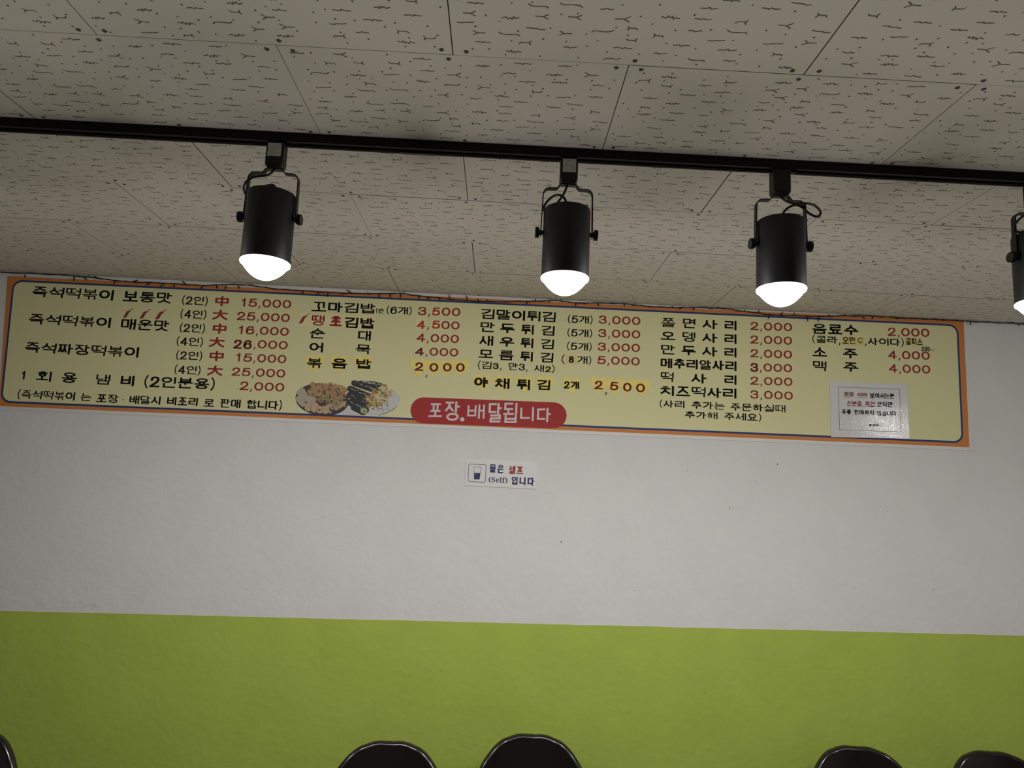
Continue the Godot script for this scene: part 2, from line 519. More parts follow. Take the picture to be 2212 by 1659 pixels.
func make_materials() -> void:
	M.wall = painted(0.74, 0.735, 0.72, 0.03, 0.75, 0.09, 11)
	M.green = painted(0.42, 0.545, 0.09, 0.05, 0.7, 0.09, 23)
	M.room = painted(0.42, 0.41, 0.39, 0.04, 0.8, 0.0, 31)
	M.floor = painted(0.22, 0.2, 0.18, 0.2, 0.55, 0.0, 41)
	M.ceiling = mat(0.05, 0.045, 0.04, 0.9)
	M.tile_edge = mat(0.1, 0.09, 0.075, 0.95)
	M.screw = mat(0.09, 0.083, 0.07, 0.7)
	M.black_metal = mat(0.008, 0.008, 0.009, 0.45, 0.4)
	M.rail = mat(0.005, 0.005, 0.006, 0.5, 0.3)
	var c := mat(0.011, 0.0105, 0.013, 0.5, 0.4)
	c.heightmap_enabled = true
	c.heightmap_texture = noise_texture(0.2, 61, null, 2, 256)
	c.heightmap_scale = 0.02
	c.uv1_triplanar = true
	c.uv1_scale = Vector3(8, 8, 8)
	M.case = c
	M.cord = mat(0.008, 0.008, 0.008, 0.45)
	var b := mat(0.9, 0.9, 0.88, 0.3)
	b.emission_enabled = true
	b.emission = LAMP_COLOR
	b.emission_energy_multiplier = 3.0
	M.bulb = b
	M.sheet = mat(0.74, 0.735, 0.72, 0.5)
	M.orange = mat(0.64, 0.235, 0.062, 0.55, 0.35)
	M.blue = mat(0.022, 0.05, 0.2, 0.55, 0.35)
	M.yellow = mat(0.76, 0.735, 0.41, 0.55, 0.35)
	M.black = mat(0.004, 0.004, 0.005, 0.6, 0.22)
	M.red = mat(0.3, 0.03, 0.028, 0.6, 0.3)
	M.dark_red = mat(0.16, 0.012, 0.012, 0.6, 0.3)
	M.orange_red = mat(0.45, 0.06, 0.02, 0.6, 0.3)
	M.pill = mat(0.4, 0.035, 0.033, 0.55, 0.35)
	M.pill_text = mat(0.68, 0.62, 0.62, 0.5)
	M.heart = mat(0.92, 0.77, 0.225, 0.5, 0.35)
	M.patch = mat(0.85, 0.77, 0.42, 0.5, 0.35)
	M.yellow_tape = mat(0.74, 0.66, 0.24, 0.4)
	M.chili = mat(0.26, 0.035, 0.03, 0.5)
	M.chili_stem = mat(0.05, 0.08, 0.02, 0.6)
	M.paper = mat(0.66, 0.65, 0.67, 0.5)
	M.peach = mat(0.62, 0.47, 0.38, 0.5)
	var lam := mat(0.74, 0.73, 0.73, 0.07)
	lam.heightmap_enabled = true
	lam.heightmap_texture = noise_texture(0.06, 77, null, 4, 512)
	lam.heightmap_scale = 0.022
	lam.uv1_triplanar = true
	lam.uv1_scale = Vector3(6, 6, 6)
	M.laminate = lam
	M.sign = mat(0.76, 0.755, 0.74, 0.35)
	M.navy = mat(0.012, 0.02, 0.11, 0.5)
	M.sign_red = mat(0.33, 0.02, 0.025, 0.5)
	var ch := mat(0.006, 0.0042, 0.004, 0.2)
	ch.clearcoat_enabled = true
	ch.clearcoat = 0.5
	ch.clearcoat_roughness = 0.12
	M.chair = ch
	M.sticker = mat(0.8, 0.8, 0.78, 0.5)
	M.clear_tape = mat(0.72, 0.7, 0.64, 0.3)

# ---------------------------------------------------------------- room

func structure(called: String, mesh: Mesh, m: Material) -> MeshInstance3D:
	var o := inst(called, mesh, m)
	o.set_meta("kind", "structure")
	return o

const X0 := -3.0
const X1 := 3.0
const Z1 := 4.8

func build_room() -> void:
	var o := structure("floor", box_mesh(Vector3(X1 - X0 + 0.4, 0.2, Z1 + 0.4), 0.0, Vector3(0, -0.1, Z1 * 0.5)), M.floor)
	o = structure("wall_left", box_mesh(Vector3(0.2, H + 0.1, Z1 + 0.4), 0.0, Vector3(X0 - 0.1, H * 0.5 + 0.05, Z1 * 0.5)), M.room)
	o = structure("wall_right", box_mesh(Vector3(0.2, H + 0.1, Z1 + 0.4), 0.0, Vector3(X1 + 0.1, H * 0.5 + 0.05, Z1 * 0.5)), M.room)
	o = structure("wall_front", box_mesh(Vector3(X1 - X0, H + 0.1, 0.2), 0.0, Vector3(0, H * 0.5 + 0.05, Z1 + 0.1)), M.room)
	var w := structure("wall_back", box_mesh(Vector3(X1 - X0, H + 0.1, 0.2), 0.0, Vector3(0, H * 0.5 + 0.05, -0.1)), M.wall)
	# the green paint: a coat with a hand-cut, slightly sloping upper edge
	var top := PackedVector2Array()
	var n := FastNoiseLite.new()
	n.seed = 5
	n.frequency = 6.0
	for k in 241:
		var x := X0 + (X1 - X0) * k / 240.0
		top.append(Vector2(x, -1.2045 + 0.0188 * clampf(x, -2.2, 2.2) + n.get_noise_1d(x) * 0.0022))
	var st := begin()
	var low := 0.0 - H + 0.08
	for k in 240:
		var a := top[k]
		var b := top[k + 1]
		quad(st, v3(a, 0.0007), v3(b, 0.0007), v3(Vector2(b.x, low), 0.0007), v3(Vector2(a.x, low), 0.0007), Vector3.BACK)
		quad(st, v3(a, 0.0), v3(b, 0.0), v3(b, 0.0007), v3(a, 0.0007), Vector3.UP)
	var g := obj("green_paint", st, M.green, w)
	g.set_meta("label", "apple green paint coat on the lower wall")
	# small chips and specks in the plaster, and scuffs by the paint edge
	st = begin()
	for s in SPECKS:
		var p := PackedVector2Array()
		var c := Vector2(s[0], s[1])
		for k in 7:
			p.append(c + Vector2(cos(TAU * k / 7.0), sin(TAU * k / 7.0)) * s[2] * rng.randf_range(0.6, 1.3))
		add_plate(st, p, 0.0, 0.0011)
	var sp := obj("wall_specks", st, mat(0.12, 0.11, 0.1, 0.9), w)
	sp.set_meta("kind", "stuff")
	st = begin()
	for k in 46:
		var x := -1.53 + 0.15 * rng.randf()
		var y := -1.218 + 0.022 * rng.randf()
		var l := rng.randf_range(0.002, 0.009)
		var d := Vector2(l, rng.randf_range(-0.6, 0.3) * l)
		var q := Vector2(-d.y, d.x).normalized() * 0.0005
		add_plate(st, PackedVector2Array([Vector2(x, y), Vector2(x, y) + d * 0.5 + q, Vector2(x, y) + d, Vector2(x, y) + d * 0.5 - q]), 0.0, 0.0003)
	var sc := obj("wall_scuffs", st, mat(0.3, 0.29, 0.28, 0.9), w)
	sc.set_meta("kind", "stuff")
	var bs := structure("baseboard_back", box_mesh(Vector3(X1 - X0, 0.08, 0.012), 0.002, Vector3(0, 0.04, 0.006)), M.rail)

const SPECKS = [[1.05, -0.59, 0.0025], [0.87, -0.76, 0.0022], [0.25, -0.91, 0.0024], [0.97, -0.66, 0.0016], [1.46, -0.745, 0.0018], [1.24, -0.815, 0.0015], [0.71, -0.63, 0.0014], [-1.9, -1.23, 0.0014], [0.33, -0.7, 0.0012], [1.3, -1.25, 0.0018], [0.78, -1.41, 0.002], [-0.62, -0.86, 0.0013], [-1.1, -0.68, 0.0012], [0.52, -1.07, 0.0013], [1.62, -1.02, 0.0015]]

# ---------------------------------------------------------------- ceiling tiles, 600 x 300 mm, laid in half bond

const TILE_X := 0.1946   # a butt joint
const TILE_Z := 1.4915   # a row joint

func fissure_image(seed_: int) -> Array:
	var r := RandomNumberGenerator.new()
	r.seed = seed_
	var W := 2048
	var Hh := 1024
	var im := Image.create(W, Hh, false, Image.FORMAT_RGB8)
	var hm := Image.create(W, Hh, false, Image.FORMAT_L8)
	var base := Color(0.74, 0.695, 0.62)
	im.fill(base.linear_to_srgb())
	hm.fill(Color(1, 1, 1))
	var s := W / 0.6
	# fine sand of the painted face
	for k in 60000:
		var v := r.randf_range(0.9, 1.06)
		im.set_pixel(r.randi_range(0, W - 1), r.randi_range(0, Hh - 1), Color(base.r * v, base.g * v, base.b * v).linear_to_srgb())
	var marks := []
	var tries := 0
	while marks.size() < 80 and tries < 9000:
		tries += 1
		var p := Vector2(r.randf_range(0.02, 0.58), r.randf_range(0.012, 0.288))
		var ok := true
		for q in marks:
			if Vector2((p.x - q.x) / 0.05, (p.y - q.y) / 0.021).length() < 1.0:
				ok = false
				break
		if ok: marks.append(p)
	var kinds := [
		[[-14, 0.5, -6, 0.2, -3, -1, 0, 1.6, 3, 0, 7, -0.5, 13, 0.4]],
		[[-13, 0.5, 0, 0, 8, 4.6], [0, 0, 8, -4.4]],
		[[-9, -2.6, -6.5, 0, 6.5, 0.3, 9, -4], [6.5, 0.3, 9, 3]],
		[[-13, -1, -8, 0.6, -5, -2.2, -3, 2.2, -0.5, -0.4, 3, 2.5, 6, -1.2, 12, 1]],
		[[-16, -2, -12.5, 0.6, -3, 0, 4, -0.6, 12, 0.6, 15.5, 3.2]],
		[[-14, 0, -4, 0.2, 0, 2.4, 2.5, -0.6, 13, 0.8]],
		[[-10, 0.8, -4, 0, 0, -1.6, 4, 0.6, 10, 0]],
		[[-15, 1.2, -8, 2, -2, 0.2, 7, 0.1, 14, -1]]]
	for p in marks:
		var kd: Array = kinds[r.randi_range(0, kinds.size() - 1)]
		var fx := 1.0 if r.randf() < 0.5 else -1.0
		var fy := 1.0 if r.randf() < 0.5 else -1.0
		var sc := r.randf_range(0.85, 1.1)
		for line in kd:
			for i in range(0, line.size() - 2, 2):
				var a : Vector2 = (p + Vector2(line[i] * fx, line[i + 1] * fy * 1.25) * 0.001 * sc) * s
				var b : Vector2 = (p + Vector2(line[i + 2] * fx, line[i + 3] * fy * 1.25) * 0.001 * sc) * s
				draw_mark(im, hm, a, b, r.randf_range(0.0009, 0.0013) * s)
	var dots := []
	tries = 0
	while dots.size() < 110 and tries < 9000:
		tries += 1
		var p := Vector2(r.randf_range(0.008, 0.592), r.randf_range(0.008, 0.292))
		var ok := true
		for q in marks:
			if Vector2((p.x - q.x) / 0.023, (p.y - q.y) / 0.009).length() < 1.0: ok = false
		for q in dots:
			if p.distance_to(q) < 0.021: ok = false
		if ok:
			dots.append(p)
			draw_mark(im, hm, p * s, p * s + Vector2(r.randf_range(-2, 2), r.randf_range(-2, 2)), r.randf_range(0.0013, 0.0019) * s)
	return [im, hm]

func draw_mark(im: Image, hm: Image, a: Vector2, b: Vector2, w: float) -> void:
	var lo := a.min(b) - Vector2(w + 2, w + 2)
	var hi := a.max(b) + Vector2(w + 2, w + 2)
	var hole_shade := Color(0.19, 0.165, 0.13)  # gypsum tone darkened by the shade inside punched holes, painted into the tile colour
	for y in range(maxi(0, int(lo.y)), mini(im.get_height(), int(hi.y) + 1)):
		for x in range(maxi(0, int(lo.x)), mini(im.get_width(), int(hi.x) + 1)):
			var p := Vector2(x, y)
			var d := p.distance_to(Geometry2D.get_closest_point_to_segment(p, a, b))
			var t := clampf((w - d) * 0.8 + 0.5, 0.0, 1.0)
			if t > 0.0:
				var c := im.get_pixel(x, y)
				im.set_pixel(x, y, c.lerp(hole_shade.linear_to_srgb(), t))
				hm.set_pixel(x, y, Color.WHITE * minf(hm.get_pixel(x, y).r, 1.0 - t))

func tile_mesh(w: float, d: float) -> ArrayMesh:
	# origin at the middle of the lower face
	var st := begin()
	var ch := 0.00025
	var th := 0.009
	var a := w * 0.5
	var b := d * 0.5
	quad_uv(st, Vector3(-a + ch, 0, -b + ch), Vector3(a - ch, 0, -b + ch), Vector3(a - ch, 0, b - ch), Vector3(-a + ch, 0, b - ch), Vector3.DOWN)
	var face := st.commit()
	st = begin()
	var lo := [Vector3(-a + ch, 0, -b + ch), Vector3(a - ch, 0, -b + ch), Vector3(a - ch, 0, b - ch), Vector3(-a + ch, 0, b - ch)]
	var mi := [Vector3(-a, ch, -b), Vector3(a, ch, -b), Vector3(a, ch, b), Vector3(-a, ch, b)]
	for i in 4:
		var j := (i + 1) % 4
		var out: Vector3 = (mi[i] + mi[j]).normalized() * Vector3(1, 0, 1)
		quad(st, lo[i], lo[j], mi[j], mi[i], (out.normalized() + Vector3.DOWN).normalized())
		quad(st, mi[i], mi[j], mi[j] + Vector3(0, th, 0), mi[i] + Vector3(0, th, 0), out.normalized())
	quad(st, mi[0] + Vector3(0, th, 0), mi[1] + Vector3(0, th, 0), mi[2] + Vector3(0, th, 0), mi[3] + Vector3(0, th, 0), Vector3.UP)
	return st.commit(face)

func build_ceiling() -> void:
	var c := structure("ceiling", box_mesh(Vector3(X1 - X0 + 0.4, 0.2, Z1 + 0.4), 0.0, Vector3(0, H + 0.1075, Z1 * 0.5)), M.ceiling)
	var tm := []
	for k in 2:
		var ims := fissure_image(100 + k)
		var m := StandardMaterial3D.new()
		m.albedo_texture = ImageTexture.create_from_image(ims[0])
		m.heightmap_enabled = true
		m.heightmap_texture = ImageTexture.create_from_image(ims[1])
		m.heightmap_scale = 0.12
		m.roughness = 0.92
		m.metallic_specular = 0.3
		tm.append(m)
	var screw := begin()
	add_lathe(screw, [Vector2(0.0, -0.0004), Vector2(0.0012, -0.0004), Vector2(0.0016, -0.0011), Vector2(0.0034, -0.0009), Vector2(0.0042, 0.0)], 12)
	var screw_mesh := screw.commit()
	var meshes := {}
	var row := 0
	var z := TILE_Z
	var edges := [0.0]
	for k in range(-4, 12):
		var e := TILE_Z + 0.3 * k
		if e > 0.02 and e < Z1 - 0.02: edges.append(e)
	edges.append(Z1)
	for i in edges.size() - 1:
		var za: float = edges[i]
		var zb: float = edges[i + 1]
		var r := roundi((zb - TILE_Z) / 0.3)
		if i == edges.size() - 2: r = roundi((za - TILE_Z) / 0.3) + 1
		# rows alternate; the row between z(A) - 0.3 and z(A) has joints at even steps of 0.3
		var off := TILE_X if posmod(r, 2) == 0 else TILE_X + 0.3
		var xe := []
		var x := off - 0.6 * ceili((off - X0) / 0.6)
		while x < X1 + 0.6:
			xe.append(clampf(x, X0, X1))
			x += 0.6
		for j in xe.size() - 1:
			if xe[j + 1] - xe[j] < 0.02: continue
			var gx := (rng.randf_range(0.001, 0.002) if rng.randf() < 0.75 else 0.0006)
			var gz := (rng.randf_range(0.001, 0.0019) if rng.randf() < 0.75 else 0.0006)
			var w: float = snappedf(xe[j + 1] - xe[j] - gx, 0.0003)
			var d: float = snappedf(zb - za - gz, 0.0003)
			var key := "%0.4f %0.4f" % [w, d]
			if not meshes.has(key): meshes[key] = tile_mesh(w, d)
			var t := inst("ceiling_tile", meshes[key], null, c)
			t.set_surface_override_material(0, tm[rng.randi_range(0, 1)])
			t.set_surface_override_material(1, M.tile_edge)
			t.position = Vector3((xe[j] + xe[j + 1]) * 0.5, H + rng.randf_range(-0.0006, 0.0004), (za + zb) * 0.5)
			if rng.randf() < 0.5: t.rotation.y = PI
			if za > 2.0: continue
			var sx := w * 0.5 - 0.021
			var sz := d * 0.5 - 0.011
			for q in [[-sx, -sz], [sx, -sz], [-sx, sz], [sx, sz], [0.006, -sz], [-0.006, sz]]:
				var s := inst("screw", screw_mesh, M.screw, t)
				s.position = Vector3(q[0] + rng.randf_range(-0.004, 0.004), -0.0002, q[1] + rng.randf_range(-0.002, 0.002))

# ---------------------------------------------------------------- menu banner

func chili_on(parent: Node, q: Array, z: float, o: Vector3) -> void:
	var a := Vector2(q[0], q[1])
	var b := Vector2(q[2], q[3])
	var d := b - a
	var nrm := Vector2(-d.y, d.x).normalized() * d.length()
	var up := PackedVector2Array()
	var lo := PackedVector2Array()
	for k in 13:
		var t := k / 12.0 * 0.76
		var c := a + d * t + nrm * (sin(t / 0.76 * TAU * 0.5) * 0.02 - sin(t / 0.76 * TAU) * 0.05)
		var w := 0.11 * pow(sin(PI * pow(t / 0.76, 0.8) * 0.93), 0.8) + 0.004
		up.append(c + nrm * w)
		lo.append(c - nrm * w)
	lo.reverse()
	up.append_array(lo)
	var st := begin()
	add_plate(st, up, z, z, o)
	var m := obj("chili_print", st, M.chili, parent)
	st = begin()
	add_stroke(st, PackedVector2Array([a + d * 0.74, a + d * 0.86 + nrm * 0.03, b]), false, d.length() * 0.045, d.length() * 0.045, true, z + 0.00005, o)
	obj("chili_stem_print", st, M.chili_stem, parent)

func build_banner() -> void:
	var o := Vector3(0, H - 0.52, 0)
	var b := thing("menu_banner", o, "long yellow Korean menu banner with orange and blue border under the ceiling", "banner")
	var st := begin()
	add_plate(st, corners(BANNER_SHEET), 0.0, 0.0022, o)
	obj("backing_sheet", st, M.sheet, b)
	st = begin()
	add_plate(st, corners(BANNER), 0.0022, 0.0025, o)
	obj("orange_border", st, M.orange, b)
	st = begin()
	add_plate(st, rounded(corners(BLUE), 0.036), 0.0025, 0.0027, o)
	obj("blue_outline", st, M.blue, b)
	st = begin()
	add_plate(st, rounded(corners(BLUE, 0.0072), 0.03), 0.0027, 0.0029, o)
	obj("yellow_panel", st, M.yellow, b)
	for r in ITEM_NAMES:
		st = begin()
		add_text(st, r, 0.0031, o, 0.222, 0.15)
		obj("item_name", st, M.black, b)
	for r in PORTION_NOTES:
		st = begin()
		var heavy: float = 1.3 if r[0] == "1인" else 1.0
		add_text(st, r, 0.0031, o, 0.2 * heavy, 0.14 * heavy)
		obj("portion_note", st, M.black, b)
	for r in PRICES:
		st = begin()
		add_text(st, r, 0.0031, o, 0.215, 0.15)
		obj("price", st, M.red, b)
	for q in CHILIES:
		chili_on(b, q, 0.0032, o)
	st = begin()
	var f := corners(FOOD)
	quad_uv(st, v3(f[0], 0.0032) - o, v3(f[1], 0.0032) - o, v3(f[2], 0.0032) - o, v3(f[3], 0.0032) - o, Vector3.BACK)
	var fm := StandardMaterial3D.new()
	fm.albedo_texture = ImageTexture.create_from_image(food_print())
	fm.transparency = BaseMaterial3D.TRANSPARENCY_ALPHA_SCISSOR
	fm.alpha_scissor_threshold = 0.5
	fm.roughness = 0.5
	var fo := obj("food_picture", st, fm, b)
	fo.set_meta("label", "printed picture of fried snacks in a bowl and rice rolls on a plate")

# the printed food picture, painted shape over shape; positions are in a 280 x 120 field
func food_print() -> Image:
	var W := 928
	var Hh := 330
	var im := Image.create(W, Hh, false, Image.FORMAT_RGBA8)
	im.fill(Color(0, 0, 0, 0))
	var r := RandomNumberGenerator.new()
	r.seed = 3
	var plate := PackedVector2Array()
	for k in 40:
		var a := TAU * k / 40.0
		plate.append(Vector2(1330 + 580 * cos(a), 560 + 235 * sin(a)).rotated(0))
	ink_poly(im, PackedVector2Array([Vector2(1560, 330), Vector2(1680, 312), Vector2(1790, 332), Vector2(1880, 405), Vector2(1918, 490), Vector2(1895, 590), Vector2(1810, 680), Vector2(1680, 745), Vector2(1560, 788), Vector2(830, 770), Vector2(930, 690), Vector2(1060, 560), Vector2(1300, 420)]), Color(0.60, 0.59, 0.58), r, 0.04)
	ink_poly(im, PackedVector2Array([Vector2(1890, 600), Vector2(1812, 690), Vector2(1690, 755), Vector2(1560, 792), Vector2(1530, 786), Vector2(1680, 735), Vector2(1800, 668)]), Color(0.34, 0.33, 0.28), r, 0.1)
	# rolls, back to front, each with its sesame and its cut filling
	for q in [[1270, 190, 1590, 262, 46], [1140, 218, 1500, 345, 54], [1075, 322, 1420, 470, 58], [1065, 430, 1390, 590, 56], [1080, 560, 1330, 690, 62], [1130, 650, 1290, 735, 50]]:
		ink_capsule(im, Vector2(q[0], q[1]), Vector2(q[2], q[3]), q[4], Color(0.011, 0.011, 0.013), r, 0.5)
	for q in [[1270, 190, 1590, 262, 60], [1140, 218, 1500, 345, 26], [1075, 322, 1420, 470, 26], [1065, 430, 1390, 590, 12], [1080, 560, 1330, 690, 20]]:
		for k in q[4]:
			var t := r.randf()
			var p := Vector2(lerpf(q[0], q[2], t), lerpf(q[1], q[3], t)) + Vector2(r.randf_range(-12, 12), r.randf_range(-26, 6))
			ink_ellipse(im, p, Vector2(9, 5), r.randf_range(0, 1.2), Color(0.55, 0.54, 0.5), r, 0.2)
	var fills := [Color(0.62, 0.47, 0.13), Color(0.62, 0.5, 0.2), Color(0.52, 0.2, 0.08), Color(0.55, 0.28, 0.13), Color(0.09, 0.14, 0.03), Color(0.2, 0.25, 0.06), Color(0.66, 0.58, 0.33)]
	for q in [[1640, 290, 60, 40, 12], [1720, 400, 70, 60, 22], [1560, 400, 110, 70, 42], [1600, 490, 110, 60, 36], [1430, 480, 90, 60, 26], [1520, 570, 100, 50, 30], [1430, 620, 90, 34, 20]]:
		for k in q[4]:
			var p := Vector2(q[0] + r.randf_range(-1, 1) * q[2], q[1] + r.randf_range(-1, 1) * q[3])
			ink_ellipse(im, p, Vector2(r.randf_range(18, 42), r.randf_range(9, 20)), r.randf_range(0.2, 1.1), fills[r.randi_range(0, 6)], r, 0.25)
	for k in 40:
		ink_ellipse(im, Vector2(r.randf_range(1380, 1720), r.randf_range(560, 700)), Vector2(10, 6), 0.4, Color(0.03, 0.035, 0.015), r, 0.3)
	ink_ellipse(im, Vector2(1305, 705), Vector2(62, 52), 0.0, Color(0.33, 0.4, 0.16), r, 0.15)
	ink_ellipse(im, Vector2(1310, 705), Vector2(38, 34), 0.0, Color(0.5, 0.52, 0.28), r, 0.15)
	ink_ellipse(im, Vector2(1312, 712), Vector2(18, 20), 0.0, Color(0.1, 0.13, 0.05), r, 0.2)
	# bowl and its fried pieces
	ink_ellipse(im, Vector2(594, 508), Vector2(452, 284), 0.04, Color(0.02, 0.014, 0.018), r, 0.3)
	ink_ellipse(im, Vector2(594, 495), Vector2(428, 255), 0.04, Color(0.05, 0.03, 0.03), r, 0.3)
	for k in 330:
		var p := Vector2(r.randf_range(330, 1000), r.randf_range(230, 520))
		if Vector2((p.x - 690) / 330.0, (p.y - 385) / 165.0).length() > 1.0: continue
		var v := r.randf_range(0.55, 1.3)
		ink_ellipse(im, p, Vector2(r.randf_range(14, 40), r.randf_range(8, 18)), r.randf_range(-1.2, 1.2), Color(0.42 * v, 0.24 * v, 0.11 * v), r, 0.3)
	ink_capsule(im, Vector2(430, 240), Vector2(480, 370), 44, Color(0.4, 0.25, 0.1), r, 0.35)
	for q in [[250, 350, 300, 440, 52], [200, 380, 240, 470, 40], [260, 460, 430, 520, 62], [190, 500, 270, 590, 48]]:
		ink_capsule(im, Vector2(q[0], q[1]), Vector2(q[2], q[3]), q[4], Color(0.44, 0.39, 0.29), r, 0.22)
	for q in [[580, 525, 38], [665, 465, 46], [690, 540, 34], [830, 570, 60], [900, 520, 42]]:
		ink_ellipse(im, Vector2(q[0], q[1]), Vector2(q[2] * 1.1, q[2]), -0.5, Color(0.33, 0.29, 0.12), r, 0.35)
		for k in 12:
			ink_ellipse(im, Vector2(q[0] + r.randf_range(-26, 26), q[1] + r.randf_range(-22, 22)), Vector2(9, 6), r.randf_range(0, 3), Color(0.06, 0.07, 0.02), r, 0.3)
	for q in [[760, 640, 70], [850, 650, 60], [930, 590, 48], [700, 600, 40]]:
		for k in 9:
			var v := r.randf_range(0.7, 1.25)
			ink_ellipse(im, Vector2(q[0] + r.randf_range(-50, 50), q[1] + r.randf_range(-32, 32)), Vector2(28, 16), r.randf_range(-1, 1), Color(0.45 * v, 0.3 * v, 0.17 * v), r, 0.25)
	ink_capsule(im, Vector2(900, 640), Vector2(980, 560), 24, Color(0.5, 0.35, 0.2), r, 0.2)
	for q in [[365, 640, 72, 80], [470, 650, 76, 92], [560, 690, 70, 68], [660, 690, 60, 78]]:
		ink_ellipse(im, Vector2(q[0], q[1]), Vector2(q[2], q[3]), 0.25, Color(0.25, 0.15, 0.07), r, 0.2)
		ink_ellipse(im, Vector2(q[0] + 4, q[1] - 4), Vector2(q[2] * 0.92, q[3] * 0.93), 0.25, Color(0.53, 0.38, 0.24), r, 0.18)
	ink_ellipse(im, Vector2(548, 690), Vector2(26, 24), 0.0, Color(0.22, 0.12, 0.06), r, 0.2)
	ink_capsule(im, Vector2(620, 640), Vector2(740, 735), 20, Color(0.5, 0.33, 0.18), r, 0.2)
	return im

func ink_at(p: Vector2) -> Vector2:
	return Vector2((620.0 + p.x / 7.9 - 633.0) * 4.0, (800.0 + p.y / 7.9 - 816.0) * 4.0 - (p.x / 7.9 - 13.0) * 0.172)

func ink_px(im: Image, x: int, y: int, c: Color, r: RandomNumberGenerator, vary: float) -> void:
	if x < 0 or y < 0 or x >= im.get_width() or y >= im.get_height(): return
	var v := 1.0 + r.randf_range(-vary, vary)
	var q := Color(c.r * v, c.g * v, c.b * v).linear_to_srgb()
	q.a = 1.0
	im.set_pixel(x, y, q)

func ink_ellipse(im: Image, c: Vector2, rad: Vector2, ang: float, col: Color, r: RandomNumberGenerator, vary: float) -> void:
	var p := ink_at(c)
	var s := rad * 4.0 / 7.9
	var m := maxf(s.x, s.y)
	for y in range(int(p.y - m), int(p.y + m) + 1):
		for x in range(int(p.x - m), int(p.x + m) + 1):
			var d := (Vector2(x, y) - p).rotated(-ang) / s
			if d.length_squared() < 1.0: ink_px(im, x, y, col, r, vary)

func ink_capsule(im: Image, a: Vector2, b: Vector2, rad: float, col: Color, r: RandomNumberGenerator, vary: float) -> void:
	var p := ink_at(a)
	var q := ink_at(b)
	var w := rad * 4.0 / 7.9
	var lo := p.min(q) - Vector2(w, w)
	var hi := p.max(q) + Vector2(w, w)
	for y in range(int(lo.y), int(hi.y) + 1):
		for x in range(int(lo.x), int(hi.x) + 1):
			if Vector2(x, y).distance_to(Geometry2D.get_closest_point_to_segment(Vector2(x, y), p, q)) < w: ink_px(im, x, y, col, r, vary)

func ink_poly(im: Image, poly: PackedVector2Array, col: Color, r: RandomNumberGenerator, vary: float) -> void:
	var pp := PackedVector2Array()
	var lo := Vector2(1e6, 1e6)
	var hi := -lo
	for p in poly:
		pp.append(ink_at(p))
		lo = lo.min(pp[-1])
		hi = hi.max(pp[-1])
	for y in range(int(lo.y), int(hi.y) + 1):
		for x in range(int(lo.x), int(hi.x) + 1):
			if Geometry2D.is_point_in_polygon(Vector2(x, y), pp): ink_px(im, x, y, col, r, vary)

# ---------------------------------------------------------------- things stuck on the banner

func middle(p: PackedVector2Array) -> Vector2:
	var c := Vector2.ZERO
	for q in p: c += q
	return c / p.size()

